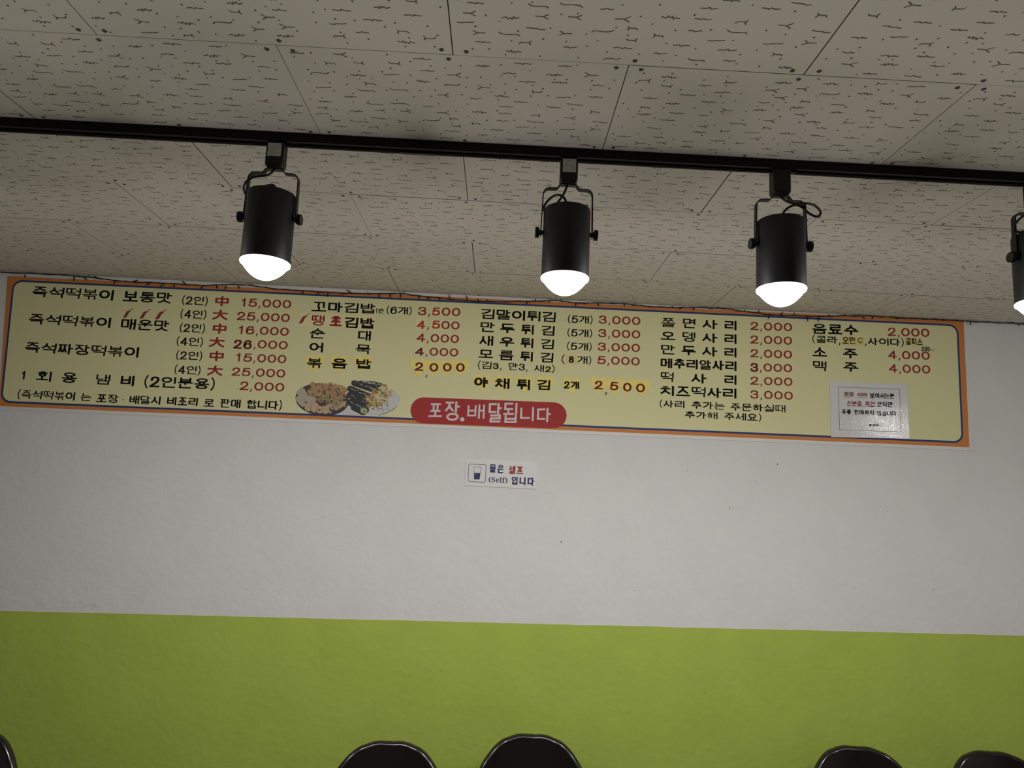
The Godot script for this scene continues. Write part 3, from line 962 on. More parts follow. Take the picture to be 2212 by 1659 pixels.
func build_stickers() -> void:
	var texts := {"26": "price 26,000", "땡": "spicy rice roll line", "초": "spicy rice roll line", "김밥": "spicy rice roll line"}
	var heart_labels := ["yellow heart sticker with black first syllable bok of the fried rice line", "yellow heart sticker with black middle syllable eum of the fried rice line", "yellow heart sticker with black last syllable bap of the fried rice line",
		"yellow heart sticker with red digit two, starting the fried rice price", "", "", "",
		"yellow heart sticker with black first syllable ya of the fried vegetables line", "yellow heart sticker with black second syllable chae of the fried vegetables line", "yellow heart sticker with black third syllable twi of the fried vegetables line", "yellow heart sticker with black fourth syllable gim of the fried vegetables line", "yellow heart sticker standing alone with small black piece count",
		"yellow heart sticker with red digit two, starting the fried vegetables price", "yellow heart sticker with red digit five of the fried vegetables price", "", ""]
	for i in HEARTS.size():
		var h: Array = HEARTS[i]
		var lap := 0.0003 * (i % 4)
		var p := heart(h[0], h[1], h[2], h[3])
		var o := v3(Vector2(h[0], h[1]), 0.0031)
		var label: String = heart_labels[i]
		if label == "": label = {4: "yellow heart sticker with red zero, overlapping the red two of the fried rice price", 5: "yellow heart sticker with red zero between two other zero hearts", 6: "yellow heart sticker with red zero ending the fried rice price", 14: "yellow heart sticker with red zero, overlapping the red five heart", 15: "yellow heart sticker with red zero ending the fried vegetables price"}[i]
		var t := thing("heart_sticker", o, label, "sticker", "yellow heart stickers on the menu banner")
		var st := begin()
		add_plate(st, p, 0.0031, 0.0036 + lap, o)
		obj("heart", st, M.heart, t)
		st = begin()
		add_text(st, h[4], 0.0038 + lap + 0.0004, o, 0.235, 0.17)
		obj("lettering", st, M.dark_red if h[5] else M.black, t)
	for k in 2:
		var st := begin()
		var o := v3(Vector2(HEART_COMMAS[k][1], HEART_COMMAS[k][2]), 0.003)
		add_text(st, HEART_COMMAS[k], 0.0055, o, 0.2, 0.15)
		var c := obj("comma_sticker", st, M.orange_red if k == 0 else M.dark_red)
		c.position = o
		tag(c, "small red comma hanging between heart stickers of the fried %s price" % ["rice", "vegetables"][k], "sticker")
	var inks := {"red": M.red, "dark red": M.dark_red, "orange": M.orange_red, "black": M.black}
	var labels := ["pale patch with dark red two-digit number in the first price column", "pale yellow patch with red syllable ttaeng, next to the chili patch", "pale yellow patch with red syllable cho between two lettered patches", "wide pale yellow patch with black syllables gimbap", "pale patch with orange red five in the top price of the rice roll column", "pale patch with orange red four, starting the spicy rice roll price", "pale patch with orange red five in the middle of the spicy rice roll price", "pale patch with dark red four, above the fried rice price hearts", "yellow patch with black eight inside brackets", "tiny yellow patch with bold black three in the bracketed mix note", "tiny yellow patch with bold black two ending the bracketed mix note", "pale patch with dark red three, starting the quail egg topping price"]
	for i in PATCHES.size():
		var q: Array = PATCHES[i]
		var p := corners(q[0])
		var o := v3(middle(p), 0.0031)
		var t := thing("correction_patch", o, labels[i], "sticker", "paper patches pasted over the menu")
		var st := begin()
		add_plate(st, p, 0.0031, 0.0036, o)
		obj("paper", st, M.yellow_tape if i in [8, 9, 10] else (M.patch if i in [1, 2, 3, 4, 5, 6] else M.yellow), t)
		st = begin()
		add_text(st, q[1], 0.0038, o, 0.25, 0.17)
		obj("lettering", st, inks[q[2]], t)
	var cp := corners(CHILI_PATCH)
	var co := v3(middle(cp), 0.0031)
	var ct := thing("chili_patch", co, "pale square patch with a printed red chili pepper", "sticker")
	var s2 := begin()
	add_plate(s2, cp, 0.0031, 0.0035, co)
	obj("paper", s2, M.patch, ct)
	chili_on(ct, CHILI_ON_PATCH, 0.0037, co)
	# red capsule sticker over the lower border
	var a := Vector2(PILL[0], PILL[1])
	var b := Vector2(PILL[2], PILL[3])
	var hh := PILL_HALF
	var d := (b - a).normalized()
	var pl := PackedVector2Array()
	for k in 17:
		var g := PI * 0.5 + PI * k / 16.0
		pl.append(a + d * hh + Vector2(cos(g) * hh, sin(g) * hh).rotated(d.angle()))
	for k in 17:
		var g := -PI * 0.5 + PI * k / 16.0
		pl.append(b - d * hh + Vector2(cos(g) * hh, sin(g) * hh).rotated(d.angle()))
	var po := v3((a + b) * 0.5, 0.0031)
	var pt := thing("delivery_sticker", po, "red capsule sticker with white Korean takeout and delivery lettering", "sticker")
	s2 = begin()
	add_plate(s2, pl, 0.0031, 0.0037, po)
	obj("capsule", s2, M.pill, pt)
	for r in PILL_TEXT:
		s2 = begin()
		add_text(s2, r, 0.0039, po, 0.135, 0.125, true)
		obj("lettering", s2, M.pill_text, pt)
	# hand-lettered tape by the drinks
	var tapes := [TAPE1, TAPE2, TAPE3]
	var tl := ["strip of yellow tape with handwritten drink name ending in C", "strip of yellow tape with handwritten drink name after the bracket", "small strip of yellow tape handwritten 350 ml over a price"]
	var tt := [[0, 1], [2], [3, 4]]
	for k in 3:
		var p := corners(tapes[k])
		var o := v3(middle(p), 0.0031)
		var t := thing("tape_strip", o, tl[k], "tape", "hand-lettered tape strips on the menu")
		var st := begin()
		add_plate(st, p, 0.0031, 0.0034 + 0.0001 * k, o)
		obj("tape", st, M.yellow_tape if k < 2 else M.yellow, t)
		for n in tt[k]:
			st = begin()
			add_text(st, TAPE_TEXT[n][0], 0.0037, o, 0.24 if n == 3 else 0.135, 0.2 if n == 3 else 0.135, true, 0.12)
			obj("handwriting", st, M.black, t)
	for q in [[1.7835, -0.012, 0.011, 0.02], [1.784, -0.487, 0.014, 0.022]]:
		var c := Vector2(q[0], q[1])
		var o := v3(c, 0.0005)
		var st := begin()
		add_plate(st, PackedVector2Array([c + Vector2(-q[2], -q[3]), c + Vector2(q[2], -q[3] * 0.9), c + Vector2(q[2] * 0.9, q[3]), c + Vector2(-q[2], q[3] * 0.95)]), 0.0, 0.0024, o)
		var tp := obj("corner_tape", st, M.clear_tape)
		tp.position = o
		tag(tp, "scrap of clear tape at the %s corner of the banner's plain end" % ("upper" if q[1] > -0.2 else "lower"), "tape")

func build_notice() -> void:
	var p := corners(NOTICE)
	var o := v3(middle(p), 0.0031)
	var t := thing("laminated_notice", o, "laminated white notice with handwritten Korean lines stuck on the menu banner", "notice")
	# a gently bowed sheet: its left edge and lower right corner stand off the banner
	var st := begin()
	var nx := 24
	var ny := 16
	var g := []
	for j in ny + 1:
		var rowp := []
		for i in nx + 1:
			var u := float(i) / nx
			var v := float(j) / ny
			rowp.append(v3(p[0].lerp(p[1], u).lerp(p[3].lerp(p[2], u), v), notice_z(u, v)) - o)
		g.append(rowp)
	for j in ny:
		for i in nx:
			var q := [g[j][i], g[j][i + 1], g[j + 1][i + 1], g[j + 1][i]]
			var nn := []
			for c in [[i, j], [i + 1, j], [i + 1, j + 1], [i, j + 1]]:
				var dx: Vector3 = g[c[1]][mini(c[0] + 1, nx)] - g[c[1]][maxi(c[0] - 1, 0)]
				var dy: Vector3 = g[mini(c[1] + 1, ny)][c[0]] - g[maxi(c[1] - 1, 0)][c[0]]
				nn.append(dy.cross(dx).normalized())
			tri(st, q[0], q[1], q[2], nn[0], nn[1], nn[2])
			tri(st, q[0], q[2], q[3], nn[0], nn[2], nn[3])
	obj("sheet", st, M.laminate, t)
	st = begin()
	var f := corners(NOTICE_FRAME)
	add_stroke(st, f, true, 0.0009, 0.0009, false, 0.0062, o)
	for l in NOTICE_LINES:
		add_stroke(st, PackedVector2Array([Vector2(l[0], l[1]), Vector2(l[2], l[3])]), false, 0.0008, 0.0008, false, 0.0062, o)
	obj("frame_lines", st, M.black, t)
	st = begin()
	add_plate(st, corners(NOTICE_PATCH), 0.0058, 0.0062, o)
	obj("peach_patch", st, M.peach, t)
	for r in NOTICE_TEXT:
		st = begin()
		add_text(st, r[0], 0.0064, o, 0.165, 0.15, true, 0.1)
		obj("handwriting", st, M.red if r[1] else M.black, t)
	st = begin()
	add_plate(st, heart(NOTICE_HEART[0], NOTICE_HEART[1], NOTICE_HEART[2], NOTICE_HEART[3]), 0.0064, 0.0064, o)
	obj("heart_mark", st, M.black, t)

func notice_z(u: float, v: float) -> float:
	return 0.0044 + 0.0009 * sin(PI * u) * sin(PI * v)

func build_water_sign() -> void:
	var p := corners(SIGN)
	var o := v3(middle(p), 0.0)
	var t := thing("water_sign", o, "small white self-service water sign with a blue glass, below the banner", "sign")
	var st := begin()
	add_plate(st, p, 0.0, 0.0028, o)
	obj("plate", st, M.sign, t)
	st = begin()
	add_stroke(st, rounded(corners(SIGN_FRAME), 0.006), true, 0.0018, 0.0018, false, 0.003, o)
	obj("icon_frame", st, M.navy, t)
	st = begin()
	add_stroke(st, corners(SIGN_GLASS), true, 0.0012, 0.0012, false, 0.003, o)
	obj("glass_outline", st, M.navy, t)
	st = begin()
	add_plate(st, corners(SIGN_WATER), 0.003, 0.003, o)
	obj("water_fill", st, M.navy, t)
	st = begin()
	for q in [[-0.0765, -0.678], [-0.072, -0.677], [-0.0785, -0.6815], [-0.0765, -0.689], [-0.074, -0.6805]]:
		add_stroke(st, PackedVector2Array([Vector2(q[0], q[1])]), false, 0.0012, 0.0012, true, 0.0031, o)
	obj("bubbles", st, M.sign, t)
	for r in SIGN_TEXT:
		st = begin()
		add_text(st, r[0], 0.003, o, 0.2, 0.165)
		obj("lettering", st, M.sign_red if r[1] else M.navy, t)
	var tm := TextMesh.new()
	tm.text = "(Self)"
	var sf := SystemFont.new()
	sf.font_names = PackedStringArray(["Droid Serif"])
	sf.font_weight = 700
	tm.font = sf
	tm.font_size = 64
	tm.pixel_size = 0.001
	tm.depth = 0.001
	tm.horizontal_alignment = HORIZONTAL_ALIGNMENT_LEFT
	tm.vertical_alignment = VERTICAL_ALIGNMENT_BOTTOM
	var bb := tm.get_aabb()
	var s := inst("lettering", tm, M.navy, t)
	var sx: float = SIGN_SELF[3] / bb.size.x
	var sy: float = 0.0205 / bb.size.y * 1.15
	s.scale = Vector3(sx, sy, 0.2)
	s.position = v3(Vector2(SIGN_SELF[1], SIGN_SELF[2] - 0.0015), 0.0029) - o - Vector3(bb.position.x * sx, bb.position.y * sy, 0)

# ---------------------------------------------------------------- unlit string light along the ceiling line

func build_string_light() -> void:
	var o := Vector3(0, H - 0.02, 0)
	var t := thing("string_light", o, "thin black string light cable with little bulbs along the ceiling line", "string light")
	var pts := []
	for c in CABLE:
		pts.append(Vector3(c[0], c[1] + 0.02, 0.0095 + 0.002 * sin(c[0] * 23.0)))
	var st := begin()
	add_tube(st, pts, 0.0021, 6, true, 4)
	# a second strand twisted round the first
	var tw := []
	for i in pts.size() - 1:
		for k in 6:
			var p: Vector3 = pts[i].cubic_interpolate(pts[i + 1], pts[maxi(i - 1, 0)], pts[mini(i + 2, pts.size() - 1)], k / 6.0)
			var a := (i * 6 + k) * 1.1
			tw.append(p + Vector3(0, cos(a) * 0.0018, sin(a) * 0.0018))
	add_tube(st, tw, 0.0017, 5, false)
	obj("cable", st, M.cord, t)
	for s in STUBS:
		st = begin()
		var a := Vector3(s[0], s[1] + 0.02, 0.0105)
		var b := Vector3(s[2], s[3] + 0.02, 0.0105 + rng.randf_range(0.0, 0.006))
		if a.distance_to(b) < 0.006: b = a + (b - a).normalized() * 0.006
		var d := (b - a).normalized()
		var x := d.cross(Vector3.BACK).normalized()
		add_lathe(st, [Vector2(0.0, 0.0), Vector2(0.0023, 0.0), Vector2(0.0023, a.distance_to(b) * 0.72), Vector2(0.0013, a.distance_to(b) * 0.76), Vector2(0.0012, a.distance_to(b) * 0.95), Vector2(0.0, a.distance_to(b))], 7, Transform3D(Basis(x, d, x.cross(d)), a))
		obj("bulb_holder", st, M.cord, t)

# ---------------------------------------------------------------- lighting track and its lamps

const RAIL_Z := 1.1795

func build_track() -> void:
	var o := Vector3(0, H - 0.02, RAIL_Z)
	var t := thing("lighting_track", o, "long black lighting track screwed to the tiled ceiling", "track")
	# one channel with lips and a slot below, in two lengths that meet at a joint
	var prof := [Vector2(0.0145, 0.0199), Vector2(0.0152, 0.0185), Vector2(0.0152, 0.0022), Vector2(0.0142, 0.0), Vector2(0.0092, 0.0), Vector2(0.0088, 0.001), Vector2(0.0088, 0.004), Vector2(0.0072, 0.004), Vector2(0.0068, 0.0006), Vector2(0.0052, 0.0006), Vector2(0.005, 0.012), Vector2(-0.005, 0.012), Vector2(-0.0052, 0.0006), Vector2(-0.0068, 0.0006), Vector2(-0.0072, 0.004), Vector2(-0.0088, 0.004), Vector2(-0.0088, 0.001), Vector2(-0.0092, 0.0), Vector2(-0.0142, 0.0), Vector2(-0.0152, 0.0022), Vector2(-0.0152, 0.0185), Vector2(-0.0145, 0.0199)]
	for seg in [[X0 + 0.35, -0.2005], [-0.2, X1 - 0.35]]:
		var st := begin()
		for i in prof.size():
			var a: Vector2 = prof[i]
			var b: Vector2 = prof[(i + 1) % prof.size()]
			var d := (b - a).normalized()
			quad(st, Vector3(seg[0], a.y, a.x), Vector3(seg[1], a.y, a.x), Vector3(seg[1], b.y, b.x), Vector3(seg[0], b.y, b.x), Vector3(0, -d.x, d.y))
		var poly := PackedVector2Array(prof)
		var tr := Geometry2D.triangulate_polygon(poly)
		for e in 2:
			for i in range(0, tr.size(), 3):
				var n := Vector3.LEFT if e == 0 else Vector3.RIGHT
				tri(st, Vector3(seg[e], poly[tr[i]].y, poly[tr[i]].x), Vector3(seg[e], poly[tr[i + 1]].y, poly[tr[i + 1]].x), Vector3(seg[e], poly[tr[i + 2]].y, poly[tr[i + 2]].x), n, n, n)
		obj("rail", st, M.rail, t)
	for sx in [-1.0, 1.0]:
		var st := begin()
		add_box(st, Vector3(-0.2 + sx * 0.019, -0.0006, -0.0095), Vector3(0.036, 0.0014, 0.009), 0.0004)
		var jp := obj("joint_plate", st, M.black_metal, t)
		st = begin()
		add_lathe(st, [Vector2(0.0, 0.0), Vector2(0.0009, 0.0), Vector2(0.0012, -0.0005), Vector2(0.0022, -0.0005), Vector2(0.0026, 0.0)], 10, Transform3D(Basis.IDENTITY, Vector3(-0.2 + sx * 0.026, -0.0012, -0.0095)))
		obj("screw", st, M.rail, jp)

func add_strap(st: SurfaceTool, path: PackedVector2Array, th: float, z0: float, z1: float) -> void:
	var n := path.size()
	var l := []
	var r := []
	for i in n:
		var d := (path[mini(i + 1, n - 1)] - path[maxi(i - 1, 0)]).normalized()
		var k := Vector2(-d.y, d.x) * th * 0.5
		l.append(path[i] + k)
		r.append(path[i] - k)
	for i in n - 1:
		var d: Vector2 = (path[i + 1] - path[i]).normalized()
		var nn := Vector3(-d.y, d.x, 0)
		quad(st, Vector3(l[i].x, l[i].y, z0), Vector3(l[i + 1].x, l[i + 1].y, z0), Vector3(l[i + 1].x, l[i + 1].y, z1), Vector3(l[i].x, l[i].y, z1), nn)
		quad(st, Vector3(r[i].x, r[i].y, z0), Vector3(r[i + 1].x, r[i + 1].y, z0), Vector3(r[i + 1].x, r[i + 1].y, z1), Vector3(r[i].x, r[i].y, z1), -nn)
		for e in [[z0, Vector3.FORWARD], [z1, Vector3.BACK]]:
			quad(st, Vector3(l[i].x, l[i].y, e[0]), Vector3(l[i + 1].x, l[i + 1].y, e[0]), Vector3(r[i + 1].x, r[i + 1].y, e[0]), Vector3(r[i].x, r[i].y, e[0]), e[1])
	for e in [[0, -1.0], [n - 1, 1.0]]:
		var i: int = e[0]
		quad(st, Vector3(l[i].x, l[i].y, z0), Vector3(r[i].x, r[i].y, z0), Vector3(r[i].x, r[i].y, z1), Vector3(l[i].x, l[i].y, z1), Vector3.DOWN)

# origin of a lamp: on the ceiling line above its axis; heights below are negative
func make_lamp(x: float, label: String, cord: Array, sticker: bool, lever: bool) -> void:
	var t := thing("track_spotlight", Vector3(x, H - 0.32, RAIL_Z), label, "spotlight", "black spotlights on the lighting track")
	var up := 0.32
	var st := begin()
	add_box(st, Vector3(0, up - 0.0475, 0.0), Vector3(0.037, 0.055, 0.03), 0.003)
	add_box(st, Vector3(0, up - 0.0755, 0.0), Vector3(0.03, 0.004, 0.024), 0.001)
	add_box(st, Vector3(0, up - 0.016, 0.0), Vector3(0.03, 0.016, 0.008), 0.001)
	var ad := obj("adapter", st, M.black_metal, t)
	if lever:
		st = begin()
		add_box(st, Vector3(0.026, up - 0.0235, 0.004), Vector3(0.02, 0.004, 0.008), 0.001)
		add_box(st, Vector3(0.035, up - 0.026, 0.004), Vector3(0.004, 0.004, 0.006), 0.001)
		obj("lever", st, M.black_metal, ad)
	if sticker:
		st = begin()
		var s := PackedVector2Array([Vector2(-0.014, -0.026), Vector2(0.014, -0.026), Vector2(0.014, -0.055), Vector2(-0.014, -0.055)])
		for q in [[0, 1, 2], [0, 2, 3]]:
			tri(st, Vector3(s[q[0]].x, s[q[0]].y + up, 0.0151), Vector3(s[q[1]].x, s[q[1]].y + up, 0.0151), Vector3(s[q[2]].x, s[q[2]].y + up, 0.0151), Vector3.BACK, Vector3.BACK, Vector3.BACK)
		var sk := obj("rating_label", st, M.sticker, ad)
		sk.set_meta("label", "small white label of tiny illegible print")
		st = begin()
		for row in 9:
			var px := -0.0125
			var y := up - 0.0285 - row * 0.0029
			while px < 0.0115:
				var w := rng.randf_range(0.0006, 0.0024)
				quad(st, Vector3(px, y, 0.0152), Vector3(px + w, y, 0.0152), Vector3(px + w, y - rng.randf_range(0.0009, 0.0017), 0.0152), Vector3(px, y - 0.0014, 0.0152), Vector3.BACK)
				px += w + rng.randf_range(0.0006, 0.0018)
		obj("fine_print", st, mat(0.16, 0.16, 0.16, 0.7), sk)
	# bent strap yoke
	var half := [Vector2(0.0, -0.0785), Vector2(0.0145, -0.0785), Vector2(0.0175, -0.0795), Vector2(0.0225, -0.087), Vector2(0.0255, -0.088), Vector2(0.041, -0.0885), Vector2(0.0465, -0.0905), Vector2(0.0505, -0.095), Vector2(0.0525, -0.101), Vector2(0.0545, -0.194)]
	var path := PackedVector2Array()
	for i in range(half.size() - 1, 0, -1): path.append(Vector2(-half[i].x, half[i].y + up))
	for p in half: path.append(Vector2(p.x, p.y + up))
	st = begin()
	add_strap(st, path, 0.0022, -0.0065, 0.0065)
	obj("yoke", st, M.black_metal, t)
	# case: a straight drum, open below round the bulb
	st = begin()
	add_lathe(st, [Vector2(0.0, up - 0.1345), Vector2(0.046, up - 0.1345), Vector2(0.0487, up - 0.1355), Vector2(0.0497, up - 0.138), Vector2(0.0497, up - 0.2805), Vector2(0.0492, up - 0.283), Vector2(0.0472, up - 0.283), Vector2(0.0468, up - 0.28), Vector2(0.0468, up - 0.2), Vector2(0.0, up - 0.2)], 56)
	obj("case", st, M.case, t)
	for sx in [-1.0, 1.0]:
		st = begin()
		var bas := Basis(Vector3(0, -sx, 0), Vector3(sx, 0, 0), Vector3.BACK)
		var knurl := []
		add_lathe(st, [Vector2(0.0, 0.0), Vector2(0.005, 0.0), Vector2(0.005, 0.0068), Vector2(0.0066, 0.007), Vector2(0.0066, 0.0086), Vector2(0.0112, 0.0088), Vector2(0.0116, 0.0094), Vector2(0.0116, 0.0162), Vector2(0.0109, 0.017), Vector2(0.004, 0.0172), Vector2(0.0, 0.0165)], 14, Transform3D(bas, Vector3(sx * 0.0493, up - 0.187, 0)))
		obj("knob", st, M.black_metal, t)
	st = begin()
	var dome := [Vector2(0.0466, up - 0.279), Vector2(0.0502, up - 0.2835), Vector2(0.0506, up - 0.286), Vector2(0.0496, up - 0.2885), Vector2(0.0455, up - 0.2912), Vector2(0.0432, up - 0.2945)]
	for k in range(1, 13):
		var a := 1.0 - float(k) / 12.0
		dome.append(Vector2(0.0432 * a, up - 0.2945 - 0.0262 * (1.0 - pow(a, 2.2))))
	add_lathe(st, dome, 40, Transform3D.IDENTITY, 50.0)
	var bulb := obj("bulb", st, M.bulb, t)
	bulb.set_meta("label", "glowing frosted white reflector bulb")
	if cord.size():
		var pts := []
		for c in cord: pts.append(Vector3(c[0] - x, c[1] + up, c[2] - RAIL_Z))
		st = begin()
		add_tube(st, pts, 0.0026, 9, true, 7)
		obj("cord", st, M.cord, t)
	var l := OmniLight3D.new()
	l.name = "lamp_glow"
	l.light_color = LAMP_COLOR
	l.light_energy = LAMP_SIDE_ENERGY
	l.light_size = 0.03
	l.omni_range = 12.0
	l.omni_attenuation = 2.0
	l.shadow_enabled = true
	l.position = Vector3(0, up - 0.292, 0)
	t.add_child(l)
	var sp := SpotLight3D.new()
	sp.name = "lamp_beam"
	sp.light_color = LAMP_COLOR
	sp.light_energy = LAMP_BEAM_ENERGY
	sp.light_size = 0.04
	sp.spot_range = 12.0
	sp.spot_attenuation = 2.0
	sp.spot_angle = 89.0
	sp.spot_angle_attenuation = 1.0
	sp.shadow_enabled = true
	sp.rotation.x = -PI * 0.5
	sp.position = Vector3(0, up - 0.3225, 0)
	t.add_child(sp)

func build_lamps() -> void:
	make_lamp(-0.4985, "black drum spotlight with a label on its adapter and cord looping outside the yoke", CORDS[0], true, false)
	make_lamp(0.1255, "black drum spotlight with a label on its adapter and cord crossing inside the yoke", CORDS[1], true, false)
	make_lamp(0.5815, "black drum spotlight without label, cord looping wide past the yoke", CORDS[2], false, true)
	var c4 := [[1.137, -0.074, 1.18], [1.13, -0.085, 1.185], [1.1, -0.098, 1.19], [1.081, -0.118, 1.19], [1.083, -0.128, 1.185], [1.1, -0.13, 1.18], [1.12, -0.122, 1.175], [1.14, -0.125, 1.178], [1.145, -0.14, 1.18]]
	make_lamp(1.1395, "black drum spotlight whose cord makes a small low loop beside the yoke arm", c4, false, false)
	var c5 := []
	for c in CORDS[1]: c5.append([c[0] - 0.1255 - 1.17, c[1], c[2]])
	var c6 := []
	for c in CORDS[2]: c6.append([c[0] - 0.5815 + 2.16, c[1], c[2]])
	make_lamp(2.16, "black drum spotlight next along the track after the small low cord loop", c6, false, true)
	make_lamp(-1.17, "black drum spotlight on the track beside the looped-cord spotlight, past the first chair", c5, true, false)

# ---------------------------------------------------------------- shell chairs

# middle line of the shell: (z forward, height) from the front lip over the seat up the back
const SHELL := [[0.235, 0.425], [0.225, 0.45], [0.16, 0.458], [0.05, 0.442], [-0.07, 0.434], [-0.145, 0.452], [-0.19, 0.51], [-0.214, 0.59], [-0.234, 0.672], [-0.25, 0.742], [-0.26, 0.788], [-0.266, 0.815], [-0.269, 0.825], [-0.27, 0.8298], [-0.2703, 0.831]]
const SHELL_W := [0.0972, 0.1566, 0.1836, 0.1901, 0.1912, 0.1922, 0.1933, 0.1922, 0.1782, 0.1534, 0.122, 0.0907, 0.0626, 0.0324, 0.0022]

func shell_point(t: float, v: float, off: float) -> Vector3:
	var f := t * (SHELL.size() - 1)
	var i := mini(int(f), SHELL.size() - 2)
	var k := f - i
	var p := []
	for q in [maxi(i - 1, 0), i, i + 1, mini(i + 2, SHELL.size() - 1)]:
		p.append(Vector3(SHELL[q][0], SHELL[q][1], SHELL_W[q]))
	var c: Vector3 = p[1].cubic_interpolate(p[2], p[0], p[3], k)
	var w := c.z * v
	# the sides sweep up from the seat and forward round the back
	var back := smoothstep(0.42, 0.62, t)
	var lift := 0.055 * pow(absf(v), 2.6) * (1.0 - back) * smoothstep(0.0, 0.2, t)
	var wrap := 0.05 * pow(absf(w) / 0.2, 2.0) * back
	return Vector3(w, c.y + lift, c.x + wrap)

func build_chairs() -> void:
	var proto := make_chair()
	var spots := [[0.164, 0.13, 0.0], [-0.282, 0.245, 0.03], [1.25, 0.115, -0.05], [1.722, 0.11, -0.02], [-1.548, 0.29, 0.1]]
	var labels := ["dark glossy shell chair below the self-service water sign", "dark glossy shell chair under the food picture, standing further out from the wall", "dark glossy shell chair under the drinks notice end of the banner, with an angled highlight", "dark glossy shell chair past the notice end of the banner, at the wall's plain stretch", "dark glossy shell chair under the banner's first menu items, casting a shadow on green paint"]
	for i in spots.size():
		var c: Node3D = proto if i == 0 else proto.duplicate()
		if i > 0:
			c.name = "shell_chair_%03d" % i
			add_child(c, true)
		# z of the upper edge of the back
		c.rotation.y = spots[i][2]
		c.position = Vector3(spots[i][0], 0, spots[i][1] + 0.27)
		c.set_meta("label", labels[i])

func make_chair() -> Node3D:
	var t := thing("shell_chair", Vector3.ZERO, "dark glossy shell chair", "chair", "dark shell chairs along the green wall")
	var st := begin()
	var nt := 64
	var nv := 28
	var grid := []
	for j in nt + 1:
		var r := []
		for i in nv + 1:
			r.append(shell_point(float(j) / nt, -1.0 + 2.0 * i / nv, 0.0))
		grid.append(r)
	var nor := []
	for j in nt + 1:
		var r := []
		for i in nv + 1:
			var dx: Vector3 = grid[j][mini(i + 1, nv)] - grid[j][maxi(i - 1, 0)]
			var dy: Vector3 = grid[mini(j + 1, nt)][i] - grid[maxi(j - 1, 0)][i]
			r.append(dx.cross(dy).normalized() * -1.0)
		nor.append(r)
	if nor[nt / 3][nv / 2].y < 0.0:
		for r in nor:
			for i in r.size(): r[i] = -r[i]
	for side in [0.0, -0.006]:
		var sg := 1.0 if side == 0.0 else -1.0
		for j in nt:
			for i in nv:
				var a: Vector3 = grid[j][i] + nor[j][i] * side
				var b: Vector3 = grid[j][i + 1] + nor[j][i + 1] * side
				var c: Vector3 = grid[j + 1][i + 1] + nor[j + 1][i + 1] * side
				var d: Vector3 = grid[j + 1][i] + nor[j + 1][i] * side
				tri(st, a, b, c, nor[j][i] * sg, nor[j][i + 1] * sg, nor[j + 1][i + 1] * sg)
				tri(st, a, c, d, nor[j][i] * sg, nor[j + 1][i + 1] * sg, nor[j + 1][i] * sg)
	obj("shell", st, M.chair, t)
	# the rolled lip all round: the sheet turns outwards and back
	var edge := []
	for j in range(0, nt + 1): edge.append([grid[j][nv], nor[j][nv]])
	for i in range(nv - 1, 0, -1): edge.append([grid[nt][i], nor[nt][i]])
	for j in range(nt, -1, -1): edge.append([grid[j][0], nor[j][0]])
	for i in range(1, nv): edge.append([grid[0][i], nor[0][i]])
	var cl := []
	for e in edge:
		if cl.is_empty() or e[0].distance_to(cl[-1][0]) > 0.0015: cl.append(e)
	st = begin()
	var m := cl.size()
	var lips := []
	for i in m:
		var along: Vector3 = (cl[(i + 1) % m][0] - cl[(i + m - 1) % m][0]).normalized()
		var n: Vector3 = (cl[i][1] + cl[(i + 1) % m][1] + cl[(i + m - 1) % m][1]).normalized()
		var out := along.cross(n).normalized()
		var lp := []
		for k in 10:
			var a := deg_to_rad(125.0) * k / 9.0
			lp.append([cl[i][0] + out * 0.015 * sin(a) - n * 0.015 * (1.0 - cos(a)), n * cos(a) + out * sin(a)])
		lips.append(lp)
	for i in m:
		var i2 := (i + 1) % m
		for k in 9:
			var A: Array = lips[i][k]; var B: Array = lips[i2][k]; var C: Array = lips[i2][k + 1]; var D: Array = lips[i][k + 1]
			tri(st, A[0], B[0], C[0], A[1], B[1], C[1])
			tri(st, A[0], C[0], D[0], A[1], C[1], D[1])
	obj("rim", st, M.chair, t)
	st = begin()
	for s in [-1.0, 1.0]:
		add_tube(st, [Vector3(s * 0.12, 0.395, 0.13), Vector3(s * 0.12, 0.4, -0.12)], 0.008, 8, false)
	for z in [0.12, -0.1]:
		add_tube(st, [Vector3(-0.12, 0.397, z), Vector3(0.12, 0.397, z)], 0.008, 8, false)
	for q in [[0.12, 0.12], [-0.12, 0.12], [0.12, -0.1], [-0.12, -0.1]]:
		add_lathe(st, [Vector2(0.0, 0.0), Vector2(0.016, 0.0), Vector2(0.016, 0.04), Vector2(0.0, 0.04)], 12, Transform3D(Basis.IDENTITY, Vector3(q[0], 0.395, q[1])))
	obj("seat_frame", st, M.black_metal, t)
	for q in [[0.12, 0.12, 0.2, 0.21], [-0.12, 0.12, -0.2, 0.21], [0.12, -0.1, 0.2, -0.2], [-0.12, -0.1, -0.2, -0.2]]:
		st = begin()
		add_tube(st, [Vector3(q[0], 0.4, q[1]), Vector3(q[2], 0.008, q[3])], 0.011, 10, false)
		var lg := obj("leg", st, M.black_metal, t)
		st = begin()
		add_lathe(st, [Vector2(0.0, 0.0), Vector2(0.014, 0.0), Vector2(0.015, 0.004), Vector2(0.013, 0.02), Vector2(0.0, 0.022)], 12, Transform3D(Basis.IDENTITY, Vector3(q[2], 0.0, q[3])))
		obj("foot_cap", st, M.rail, lg)
	return t

# ---------------------------------------------------------------- tables of positions on the wall (x, y from the ceiling line, in metres)

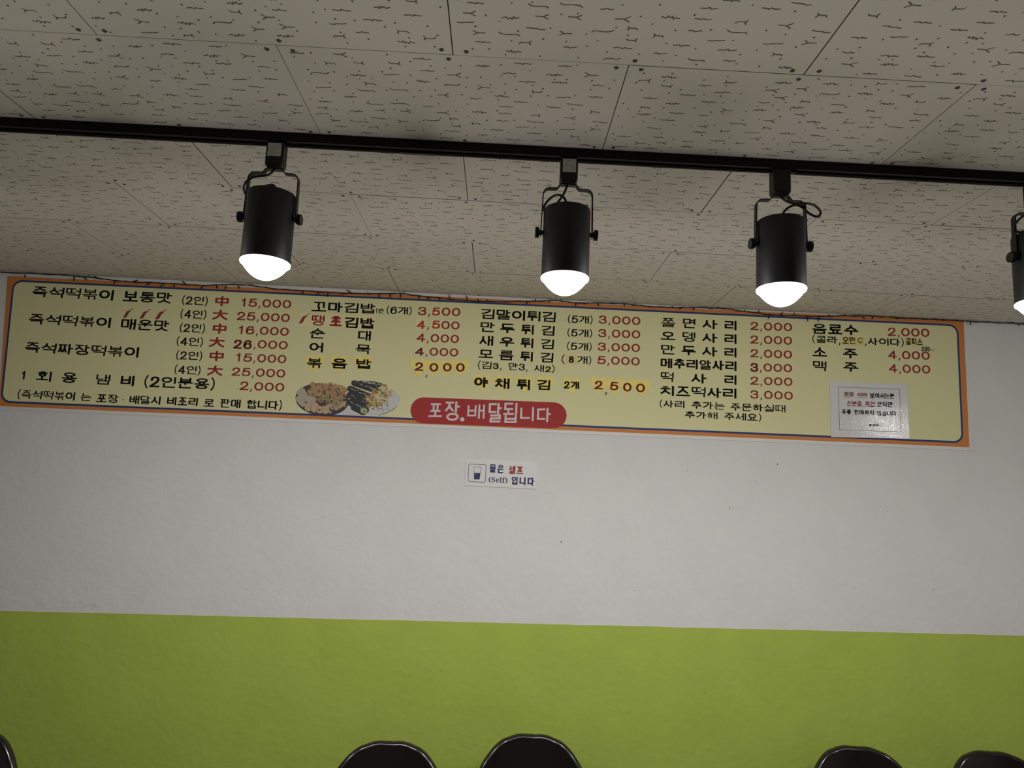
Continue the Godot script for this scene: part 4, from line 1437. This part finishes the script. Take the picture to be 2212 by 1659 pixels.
const ITEM_NAMES = [
	["즉석떡볶이", -1.7887, -0.0927, 0.3071, 0.0005, 0.0408], ["보통맛", -1.4476, -0.0936, 0.183, 0.002, 0.0409], ["즉석떡볶이", -1.7859, -0.1981, 0.3079, -0.0001, 0.0393],
	["매운맛", -1.4415, -0.2006, 0.1799, 0.0007, 0.0404], ["즉석짜장떡볶이", -1.7849, -0.3072, 0.4255, 0.001, 0.0393], ["1", -1.7823, -0.4096, 0.0188, 0.0001, 0.0311],
	["회", -1.7257, -0.4135, 0.057, 0.0002, 0.038], ["용", -1.633, -0.4141, 0.057, 0.0002, 0.0391], ["냄", -1.5056, -0.4141, 0.052, 0.0002, 0.0377],
	["비", -1.4147, -0.4148, 0.0521, 0.0002, 0.0387], ["(2인분용)", -1.3268, -0.415, 0.2607, 0.0025, 0.0405], ["꼬마김밥", -0.7329, -0.0951, 0.241, 0.0038, 0.0384],
	["순", -0.731, -0.1991, 0.0573, 0.0003, 0.0394], ["대", -0.5491, -0.1976, 0.0489, 0.0002, 0.0372], ["어", -0.728, -0.2521, 0.0521, 0.0002, 0.0375],
	["묵", -0.5533, -0.25, 0.0562, 0.0003, 0.0364], ["김말이튀김", -0.0873, -0.09, 0.2877, 0.0008, 0.0389], ["만", -0.0873, -0.141, 0.0542, 0.0003, 0.0381],
	["두", -0.0118, -0.1413, 0.0553, 0.0003, 0.037], ["튀", 0.0683, -0.143, 0.0498, 0.0003, 0.0375], ["김", 0.1467, -0.1428, 0.0513, 0.0003, 0.0378],
	["새", -0.0886, -0.194, 0.053, 0.0003, 0.0382], ["우", -0.0116, -0.1938, 0.0555, 0.0003, 0.0368], ["튀", 0.0683, -0.1955, 0.0504, 0.0003, 0.0379],
	["김", 0.1461, -0.1953, 0.0514, 0.0003, 0.0376], ["모", -0.0887, -0.2423, 0.0546, 0.0003, 0.0324], ["름", -0.0107, -0.2467, 0.0553, 0.0003, 0.0379],
	["튀", 0.0696, -0.2476, 0.0495, 0.0002, 0.0377], ["김", 0.1471, -0.2475, 0.0499, 0.0002, 0.0374], ["쫄", 0.6038, -0.0865, 0.0557, 0.0003, 0.0363],
	["면", 0.6881, -0.0863, 0.0482, 0.0003, 0.0374], ["사", 0.7635, -0.0858, 0.0588, 0.0003, 0.0368], ["리", 0.8495, -0.0857, 0.0477, 0.0003, 0.0374],
	["오", 0.6036, -0.137, 0.0559, 0.0003, 0.033], ["뎅", 0.6871, -0.1399, 0.0496, 0.0003, 0.0377], ["사", 0.7631, -0.1392, 0.0587, 0.0003, 0.0372],
	["리", 0.8489, -0.1387, 0.0482, 0.0003, 0.0372], ["만", 0.6053, -0.1927, 0.0539, 0.0003, 0.0368], ["두", 0.684, -0.1923, 0.0554, 0.0003, 0.0365],
	["사", 0.7631, -0.1922, 0.0585, 0.0003, 0.0373], ["리", 0.8489, -0.1918, 0.048, 0.0002, 0.037], ["떡", 0.6059, -0.2987, 0.0494, 0.0002, 0.0367],
	["사", 0.7223, -0.299, 0.0581, 0.0003, 0.0369], ["리", 0.849, -0.2975, 0.0477, 0.0002, 0.0365], ["메추리알사리", 0.6045, -0.246, 0.2923, 0.002, 0.0375],
	["치즈떡사리", 0.6052, -0.3521, 0.2914, 0.0024, 0.038], ["음료수", 1.1895, -0.0826, 0.1786, 0.0021, 0.0396], ["소", 1.1889, -0.1721, 0.0562, 0.0003, 0.0365],
	["주", 1.3068, -0.1724, 0.0563, 0.0003, 0.0375], ["맥", 1.1896, -0.2278, 0.0522, 0.0003, 0.0381], ["주", 1.3066, -0.2245, 0.0575, 0.0003, 0.0362]]
const PORTION_NOTES = [
	["(2인)", -1.2239, -0.0927, 0.0964, 0.0007, 0.0317], ["(4인)", -1.2239, -0.146, 0.0972, 0.0007, 0.0316], ["(2인)", -1.2202, -0.1993, 0.0943, 0.0006, 0.0314],
	["(4인)", -1.2259, -0.2518, 0.0981, 0.0008, 0.0312], ["(2인)", -1.2212, -0.3049, 0.0968, 0.0007, 0.031], ["(4인)", -1.2209, -0.3596, 0.0965, 0.0006, 0.0308],
	["(즉석떡볶이", -1.7841, -0.4809, 0.2112, 0.0018, 0.0313], ["는", -1.5528, -0.4782, 0.0391, 0.0003, 0.0288], ["포장", -1.495, -0.4812, 0.0807, 0.0007, 0.0308],
	["·", -1.3999, -0.4698, 0.0071, 0.0001, 0.0051], ["배달시", -1.3731, -0.4802, 0.1155, 0.001, 0.0309], ["비조리", -1.2348, -0.4786, 0.1146, 0.001, 0.0309],
	["로", -1.0987, -0.4782, 0.0383, 0.0003, 0.0288], ["판매", -1.0384, -0.4781, 0.0756, 0.0006, 0.032], ["합니다)", -0.9399, -0.4773, 0.1299, 0.0011, 0.0325],
	["(6개)", -0.4479, -0.089, 0.0949, 0.0007, 0.0287], ["1인", -0.4905, -0.0881, 0.0307, -0.0009, 0.0182], ["(5개)", 0.2453, -0.0887, 0.095, 0.001, 0.029],
	["(5개)", 0.2454, -0.1416, 0.0947, 0.001, 0.0288], ["(5개)", 0.2455, -0.1941, 0.0944, 0.001, 0.0286], ["(", 0.2268, -0.2466, 0.012, 0.0003, 0.0299],
	["개)", 0.2867, -0.245, 0.0531, 0.0002, 0.0285], ["(김", -0.0889, -0.2843, 0.0527, 0.0002, 0.0286], [",", -0.0049, -0.2815, 0.0061, 0, 0.0276],
	["만3,", 0.0269, -0.2833, 0.0733, 0.0002, 0.0269], ["새", 0.1248, -0.2846, 0.0368, 0.0001, 0.0263], [")", 0.1906, -0.2848, 0.0113, -0.0001, 0.0276],
	["(사리", 0.6032, -0.3972, 0.0953, 0.0012, 0.0273], ["추가는", 0.7236, -0.3961, 0.126, 0.0016, 0.0273], ["주문하실때", 0.8719, -0.3962, 0.2095, 0.0027, 0.0277],
	["추가해", 0.6988, -0.4337, 0.1242, 0.0016, 0.026], ["주세요)", 0.8482, -0.4327, 0.1407, 0.0018, 0.0267], ["(콜라,", 1.1889, -0.1181, 0.11, 0.0007, 0.0281],
	[",사이다)", 1.3924, -0.1168, 0.152, 0.0025, 0.0289]]
const PRICES = [
	["中", -1.0997, -0.0927, 0.0516, 0.0005, 0.0393], ["15,000", -1.0024, -0.0896, 0.1908, 0.0017, 0.0323], ["大", -1.1032, -0.1462, 0.0572, 0.0008, 0.0391],
	["25,000", -1.0114, -0.143, 0.1996, 0.0017, 0.0321], ["中", -1.0973, -0.1994, 0.0518, 0.0005, 0.0388], ["16,000", -1.0016, -0.1964, 0.1912, 0.0016, 0.032],
	["大", -1.1045, -0.2519, 0.0568, 0.0008, 0.0386], [",000", -0.9382, -0.248, 0.1285, 0.001, 0.0318], ["中", -1.0975, -0.305, 0.0531, 0.0006, 0.0384],
	["15,000", -0.9998, -0.3019, 0.1901, 0.0014, 0.0316], ["大", -1.0991, -0.3598, 0.0565, 0.0007, 0.0381], ["25,000", -1.0079, -0.3566, 0.1993, 0.0014, 0.0314],
	["2,000", -0.9726, -0.4089, 0.1653, 0.0009, 0.0322], ["3,", -0.3289, -0.088, 0.0483, 0.0004, 0.0322], ["00", -0.238, -0.0861, 0.0709, 0.0009, 0.0322],
	[",", -0.2918, -0.1389, 0.0122, -0.0001, 0.032], ["00", -0.2365, -0.1381, 0.0697, 0.0008, 0.0313], ["4,000", -0.3274, -0.1918, 0.1612, 0.002, 0.0318],
	[",000", -0.2898, -0.2437, 0.1239, 0.0021, 0.0309], ["3,000", 0.3634, -0.0858, 0.1609, 0.002, 0.0319], ["3,000", 0.3632, -0.1387, 0.1615, 0.0019, 0.0317],
	["3,000", 0.3629, -0.1913, 0.162, 0.0019, 0.0315], ["5,000", 0.363, -0.2432, 0.1619, 0.0016, 0.0313], ["2,000", 0.9492, -0.0806, 0.1619, 0.0024, 0.0321],
	["2,000", 0.9489, -0.1337, 0.1615, 0.0023, 0.0319], ["2,000", 0.9486, -0.1876, 0.161, 0.0023, 0.0317], [",000", 0.9837, -0.2402, 0.1251, 0.0017, 0.0315],
	["2,000", 0.9481, -0.2934, 0.1615, 0.0022, 0.0313], ["3,000", 0.9472, -0.3464, 0.1631, 0.0021, 0.0311], ["2,000", 1.4833, -0.0763, 0.1626, 0.0034, 0.0326],
	["4,000", 1.4815, -0.1669, 0.1622, 0.004, 0.0322], ["4,000", 1.4824, -0.2197, 0.1606, 0.0032, 0.032]]
const HEARTS = [
	[-0.7033, -0.2972, 0.0711, 0.0708, ["볶", -0.7316, -0.3124, 0.0559, 0.0002, 0.0382], 0], [-0.6118, -0.2943, 0.0715, 0.0688, ["음", -0.6383, -0.3101, 0.0573, 0.0003, 0.0382], 0], [-0.5224, -0.2904, 0.0699, 0.0682, ["밥", -0.5471, -0.3062, 0.0564, 0.0002, 0.0362], 0],
	[-0.3106, -0.2938, 0.0661, 0.0675, ["2", -0.3256, -0.3036, 0.032, 0.0001, 0.0317], 1], [-0.2556, -0.2921, 0.0638, 0.0683, ["0", -0.271, -0.3039, 0.033, 0.0001, 0.0324], 1], [-0.2058, -0.2892, 0.0649, 0.0676, ["0", -0.2204, -0.3007, 0.0327, 0.0001, 0.0314], 1],
	[-0.1541, -0.2872, 0.0673, 0.0673, ["0", -0.1709, -0.2996, 0.0327, 0.0001, 0.0327], 1], [-0.0706, -0.3393, 0.069, 0.0695, ["야", -0.0996, -0.355, 0.0518, 0.0002, 0.0382], 0], [0.0094, -0.3388, 0.0684, 0.0695, ["채", -0.0206, -0.3558, 0.0543, 0.0002, 0.0392], 0],
	[0.0902, -0.3368, 0.0685, 0.0689, ["튀", 0.0615, -0.3566, 0.0513, 0.0002, 0.0393], 0], [0.1679, -0.3352, 0.0696, 0.0693, ["김", 0.1388, -0.3531, 0.05, 0.0002, 0.0376], 0], [0.2689, -0.3345, 0.0697, 0.0697, ["2개", 0.2394, -0.3432, 0.0572, 0.0002, 0.0275], 0],
	[0.3712, -0.3272, 0.0681, 0.0687, ["2", 0.3552, -0.3405, 0.031, 0.0001, 0.0326], 1], [0.4279, -0.3287, 0.0607, 0.0684, ["5", 0.4132, -0.3411, 0.0317, 0.0001, 0.0316], 1], [0.4779, -0.3274, 0.0584, 0.0681, ["0", 0.463, -0.3437, 0.0324, 0.0001, 0.033], 1],
	[0.5326, -0.33, 0.0666, 0.0698, ["0", 0.5122, -0.344, 0.0341, 0.0001, 0.0329], 1]]
const PATCHES = [
	[[-1.0198, -0.2162, -0.9445, -0.2159, -0.9405, -0.2558, -1.0155, -0.2561], ["26", -1.0122, -0.2533, 0.0683, 0.0003, 0.0344], "dark red"], [[-0.7402, -0.1046, -0.6779, -0.1042, -0.6737, -0.153, -0.7358, -0.1533], ["땡", -0.7288, -0.1493, 0.049, 0.0003, 0.0401], "red"], [[-0.678, -0.1031, -0.6153, -0.1027, -0.6112, -0.1522, -0.6737, -0.1526], ["초", -0.6595, -0.1489, 0.0456, 0.0002, 0.0402], "red"],
	[[-0.6154, -0.1016, -0.4905, -0.1009, -0.4867, -0.1514, -0.6112, -0.152], ["김밥", -0.6035, -0.1515, 0.1123, 0.0006, 0.0404], "black"], [[-0.2803, -0.0539, -0.242, -0.0537, -0.2398, -0.0904, -0.2779, -0.0906], ["5", -0.2754, -0.0872, 0.0313, 0.0002, 0.0315], "orange"], [[-0.3366, -0.1, -0.2957, -0.0998, -0.2927, -0.1469, -0.3334, -0.1471], ["4", -0.329, -0.142, 0.0323, 0.0002, 0.0319], "orange"],
	[[-0.277, -0.105, -0.2396, -0.1047, -0.2373, -0.142, -0.2746, -0.1422], ["5", -0.2722, -0.138, 0.0313, 0.0002, 0.0313], "orange"], [[-0.3341, -0.2118, -0.2925, -0.2116, -0.2901, -0.2492, -0.3316, -0.2494], ["4", -0.3288, -0.2451, 0.0337, 0.0002, 0.0298], "dark red"], [[0.2397, -0.2139, 0.2846, -0.2137, 0.2857, -0.2481, 0.2409, -0.2484], ["8", 0.2538, -0.2444, 0.0199, 0.0001, 0.0259], "black"],
	[[-0.0354, -0.2588, -0.0101, -0.2587, -0.0089, -0.2831, -0.0341, -0.2832], ["3", -0.0328, -0.2826, 0.0225, 0.0001, 0.023], "black"], [[0.1641, -0.2605, 0.1893, -0.2604, 0.1903, -0.2848, 0.165, -0.2849], ["2", 0.1664, -0.2844, 0.0218, 0.0001, 0.0226], "black"], [[0.9449, -0.207, 0.9804, -0.2069, 0.9801, -0.2458, 0.9448, -0.246], ["3", 0.9478, -0.2436, 0.0312, 0.0001, 0.0338], "dark red"]]
const CHILI_PATCH = [-0.7777, -0.1023, -0.7398, -0.1021, -0.7352, -0.1527, -0.773, -0.1529]
const CHILIES = [[-1.4368, -0.1571, -1.4045, -0.1183], [-1.3747, -0.1565, -1.3391, -0.1176], [-1.3167, -0.1562, -1.2784, -0.116]]
const CHILI_ON_PATCH = [-0.7758, -0.1447, -0.7396, -0.1042]
const HEART_COMMAS = [[",", -0.2846, -0.3226, 0.0101, 0, 0.0314], [",", 0.3941, -0.355, 0.0102, 0, 0.0324]]
const PILL = [-0.3313, -0.4524, 0.2533, -0.4465]
const PILL_HALF = 0.0973 * 0.5
const PILL_TEXT = [["포", -0.2645, -0.4781, 0.0522, 0.0025, 0.0536],
	["장", -0.2033, -0.4875, 0.0559, 0.0027, 0.0734],
	[".", -0.1435, -0.483, 0.0116, 0.0006, 0.0174],
	["배", -0.1189, -0.4764, 0.0648, 0.0031, 0.0548],
	["달", -0.04, -0.4861, 0.0494, 0.0024, 0.0744],
	["됩", 0.0145, -0.4851, 0.0548, 0.0027, 0.0761],
	["니", 0.0788, -0.4763, 0.0532, 0.0026, 0.0548],
	["다", 0.1422, -0.4766, 0.0522, 0.0025, 0.0548]]
const BANNER = [-1.8906, -0.0172, 1.7827, -0.0037, 1.7799, -0.4916, -1.8474, -0.5127]
const BANNER_SHEET = [-1.8896, -0.018, 1.7817, -0.0046, 1.7877, -0.5043, -1.8463, -0.5247]
const BLUE = [-1.8685, -0.0305, 1.7607, -0.0177, 1.7581, -0.4778, -1.8443, -0.4997]
const FOOD = [-0.7764, -0.3536, -0.3744, -0.3511, -0.3646, -0.4905, -0.7668, -0.4927]
const TAPE1 = [1.3048, -0.088, 1.3898, -0.0875, 1.3888, -0.1212, 1.304, -0.1217] 
const TAPE2 = [1.5515, -0.0827, 1.6194, -0.0823, 1.6182, -0.1095, 1.5505, -0.1099] 
const TAPE3 = [1.6105, -0.112, 1.664, -0.1117, 1.6632, -0.1304, 1.6097, -0.1307]
const TAPE_TEXT = [[["오란", 1.3041, -0.1172, 0.0544, 0.0017, 0.0274]],
	[["C", 1.3649, -0.1105, 0.0191, 0.0003, 0.0204]],
	[["쿨피스", 1.5523, -0.108, 0.0643, 0.0012, 0.0268]],
	[["350", 1.6114, -0.1309, 0.0337, 0.0007, 0.019]],
	[["ml", 1.648, -0.1277, 0.0139, 0, 0.0084]]]
const NOTICE = [1.2525, -0.2668, 1.5506, -0.2627, 1.5507, -0.4705, 1.2529, -0.4784]
const NOTICE_FRAME = [1.2837, -0.2866, 1.5192, -0.2832, 1.5189, -0.4465, 1.285, -0.4491]
const NOTICE_PATCH = [1.3049, -0.3028, 1.327, -0.3028, 1.3268, -0.3272, 1.3046, -0.3272]
const NOTICE_TEXT = [[["외", 1.3078, -0.3195, 0.0137, 0.0004, 0.015], 0],
	[["모", 1.3266, -0.3203, 0.0163, 0.0005, 0.0159], 0],
	[["어려", 1.3561, -0.3201, 0.037, 0.0011, 0.015], 1],
	[["보이시는분", 1.405, -0.323, 0.0925, 0.0027, 0.0198], 0],
	[["신분증", 1.316, -0.3578, 0.0557, 0.0016, 0.0197], 1],
	[["확인", 1.3846, -0.356, 0.0369, 0.0011, 0.0194], 1],
	[["안되면", 1.4335, -0.3548, 0.0545, 0.0016, 0.0188], 0],
	[["주류", 1.2953, -0.3903, 0.0349, 0.001, 0.0186], 0],
	[["판매하지", 1.3431, -0.3888, 0.0746, 0.0021, 0.0171], 0],
	[["않습니다.", 1.4296, -0.3889, 0.0811, 0.0023, 0.0178], 0],
	[["라헤", 1.4108, -0.4311, 0.023, 0.0007, 0.0095], 0]]
const NOTICE_LINES = [[1.3551, -0.323, 1.3935, -0.322], [1.3155, -0.3572, 1.4322, -0.3555]]
const NOTICE_HEART = [1.4024, -0.4272, 0.0097, 0.0091]
const SIGN = [-0.1138, -0.6303, 0.1509, -0.6282, 0.1509, -0.7239, -0.1143, -0.7228]
const SIGN_FRAME = [-0.1027, -0.6434, -0.0379, -0.6434, -0.0384, -0.7078, -0.1022, -0.7072]
const SIGN_GLASS = [-0.0834, -0.6532, -0.0568, -0.6529, -0.0604, -0.6976, -0.0795, -0.6982]
const SIGN_WATER = [-0.0813, -0.6745, -0.0586, -0.6742, -0.0604, -0.6976, -0.0795, -0.6982]
const SIGN_TEXT = [[["물", -0.0256, -0.6707, 0.024, -0.0001, 0.0304], 0],
	[["은", 0.0038, -0.6715, 0.0237, -0.0001, 0.0307], 0],
	[["셀", 0.0461, -0.6732, 0.0245, -0.0001, 0.0306], 1],
	[["프", 0.0747, -0.6718, 0.0253, -0.0001, 0.0281], 1],
	[["입", 0.0581, -0.7113, 0.0235, -0.0001, 0.0295], 0],
	[["니", 0.0874, -0.7112, 0.0235, -0.0001, 0.0288], 0],
	[["다", 0.1172, -0.7116, 0.0248, -0.0001, 0.0292], 0]]
const SIGN_SELF = ["(Self)", -0.026, -0.708, 0.0688, -0.0002, 0.0229]
const CABLE = [[-2.2972, -0.008], [-2.0721, -0.0069], [-1.916, -0.0058], [-1.784, -0.0042], [-1.6516, -0.0045], [-1.5629, -0.0088], [-1.4915, -0.0142], [-1.4161, -0.0167], [-1.3183, -0.0159], [-1.222, -0.0162], [-1.1415, -0.0156], [-1.0755, -0.0103], [-0.9958, -0.0068], [-0.9368, -0.0102], [-0.866, -0.0156], [-0.7678, -0.0177], [-0.6738, -0.0193], [-0.5893, -0.0187], [-0.4825, -0.0143], [-0.3976, -0.0086], [-0.33, -0.0141], [-0.2537, -0.0185], [-0.1507, -0.0235], [-0.0391, -0.022], [0.0735, -0.0154], [0.1202, -0.0119], [0.2053, -0.0048], [0.2696, -0.0101], [0.4085, -0.0052], [0.4907, -0.0054], [0.5586, -0.0101], [0.648, -0.0091], [0.7303, -0.0048], [0.8028, -0.004], [0.8521, -0.004], [0.9203, -0.0108], [0.9795, -0.0138], [1.0171, -0.0174], [1.1069, -0.0176], [1.2184, -0.0151], [1.296, -0.0083], [1.4081, -0.004], [1.5117, -0.0045], [1.6012, -0.004], [1.6738, -0.004], [1.7606, -0.004], [1.8096, -0.004], [1.8959, -0.004], [2.0151, -0.004], [2.2115, -0.004], [2.4124, -0.004]]
const STUBS = [[-1.8207, -0.0106, -1.8174, -0.023], [-1.7824, -0.004, -1.794, -0.004], [-1.7406, -0.004, -1.752, -0.004], [-1.6374, -0.0064, -1.6334, -0.0283], [-1.6004, -0.009, -1.582, -0.0208], [-1.5482, -0.0081, -1.5639, -0.004], [-1.4826, -0.0155, -1.4821, -0.0326], [-1.4126, -0.0165, -1.3925, -0.0098], [-1.3493, -0.0201, -1.3644, -0.0287], [-1.2968, -0.0202, -1.31, -0.0327], [-1.2574, -0.0207, -1.2581, -0.0309], [-1.217, -0.0141, -1.2296, -0.004], [-1.15, -0.0179, -1.1563, -0.0339], [-1.0978, -0.0146, -1.0935, -0.0282], [-1.0593, -0.014, -1.069, -0.0293], [-1.0176, -0.0103, -1.0091, -0.0237], [-0.9579, -0.0095, -0.9695, -0.004], [-0.7677, -0.0188, -0.7711, -0.0337], [-0.7072, -0.02, -0.7169, -0.0296], [-0.6738, -0.02, -0.6755, -0.0402], [-0.6227, -0.0201, -0.6221, -0.0264], [-0.5877, -0.0162, -0.6062, -0.0055], [-0.5207, -0.0167, -0.5247, -0.0103], [-0.4802, -0.0153, -0.4789, -0.0322], [-0.4381, -0.0113, -0.4366, -0.0312], [-0.3975, -0.0098, -0.3979, -0.0292], [-0.3264, -0.0163, -0.3291, -0.0283], [-0.2863, -0.0179, -0.2981, -0.0302], [-0.2519, -0.0184, -0.2452, -0.0292], [-0.2101, -0.0193, -0.2146, -0.004], [-0.1419, -0.0231, -0.1483, -0.004], [-0.0976, -0.0226, -0.1051, -0.0156], [-0.0675, -0.0228, -0.0679, -0.0137], [0.0902, -0.0153, 0.0807, -0.0273], [0.1197, -0.0119, 0.1157, -0.004], [0.1699, -0.0085, 0.1702, -0.0176], [0.275, -0.0098, 0.2702, -0.0261], [0.3061, -0.0096, 0.3064, -0.0178], [0.3551, -0.0085, 0.3633, -0.02], [0.4175, -0.0051, 0.4066, -0.004], [0.4585, -0.0062, 0.4605, -0.0162], [0.4942, -0.0062, 0.4944, -0.0144], [0.6444, -0.0093, 0.645, -0.004], [0.6802, -0.0093, 0.6695, -0.0162], [0.7285, -0.0067, 0.725, -0.0187], [0.8306, -0.004, 0.8342, -0.004], [0.9221, -0.0104, 0.9257, -0.004], [0.9789, -0.0138, 0.9786, -0.004], [1.0214, -0.019, 1.0123, -0.039], [1.0638, -0.0177, 1.073, -0.004], [1.1141, -0.0178, 1.1161, -0.004], [1.1671, -0.018, 1.1687, -0.0395], [1.213, -0.0163, 1.2072, -0.0386], [1.2509, -0.0125, 1.252, -0.004], [1.305, -0.0079, 1.3163, -0.004], [1.3475, -0.0057, 1.3578, -0.004], [1.3828, -0.004, 1.3912, -0.019], [1.4243, -0.004, 1.4158, -0.0177], [1.5298, -0.0045, 1.5069, -0.0121], [1.5723, -0.0041, 1.5757, -0.0094], [1.6146, -0.004, 1.6151, -0.004], [1.681, -0.004, 1.6636, -0.0067], [1.7624, -0.004, 1.7459, -0.0061], [1.8041, -0.004, 1.803, -0.0206], [1.8748, -0.004, 1.8772, -0.004], [1.9567, -0.004, 1.9381, -0.0044], [1.9932, -0.004, 1.992, -0.0136]]
const CORDS = [
	[[-0.5004, -0.074, 1.18], [-0.4994, -0.0807, 1.183], [-0.5086, -0.0959, 1.19], [-0.5358, -0.1044, 1.195], [-0.5533, -0.1157, 1.19], [-0.5633, -0.122, 1.17], [-0.5632, -0.1259, 1.15], [-0.5533, -0.1209, 1.14], [-0.5368, -0.1093, 1.15], [-0.5176, -0.1086, 1.165], [-0.4989, -0.1131, 1.178], [-0.493, -0.1215, 1.18], [-0.4917, -0.1352, 1.18]],
	[[0.1229, -0.0768, 1.18], [0.1213, -0.0864, 1.185], [0.1134, -0.1077, 1.19], [0.0989, -0.129, 1.19], [0.0828, -0.1369, 1.175], [0.076, -0.1269, 1.16], [0.0812, -0.1098, 1.155], [0.0943, -0.0972, 1.16], [0.1073, -0.0967, 1.17], [0.1186, -0.1081, 1.18], [0.1247, -0.1253, 1.18], [0.1256, -0.1397, 1.18]],
	[[0.5813, -0.0739, 1.18], [0.5829, -0.0812, 1.183], [0.5913, -0.0928, 1.19], [0.6082, -0.099, 1.195], [0.633, -0.0974, 1.195], [0.6558, -0.0981, 1.185], [0.6708, -0.1071, 1.175], [0.6653, -0.1149, 1.17], [0.647, -0.1092, 1.172], [0.6291, -0.0986, 1.178], [0.6119, -0.0966, 1.182], [0.5954, -0.1053, 1.18], [0.5832, -0.1231, 1.18], [0.5827, -0.1371, 1.18]],
]
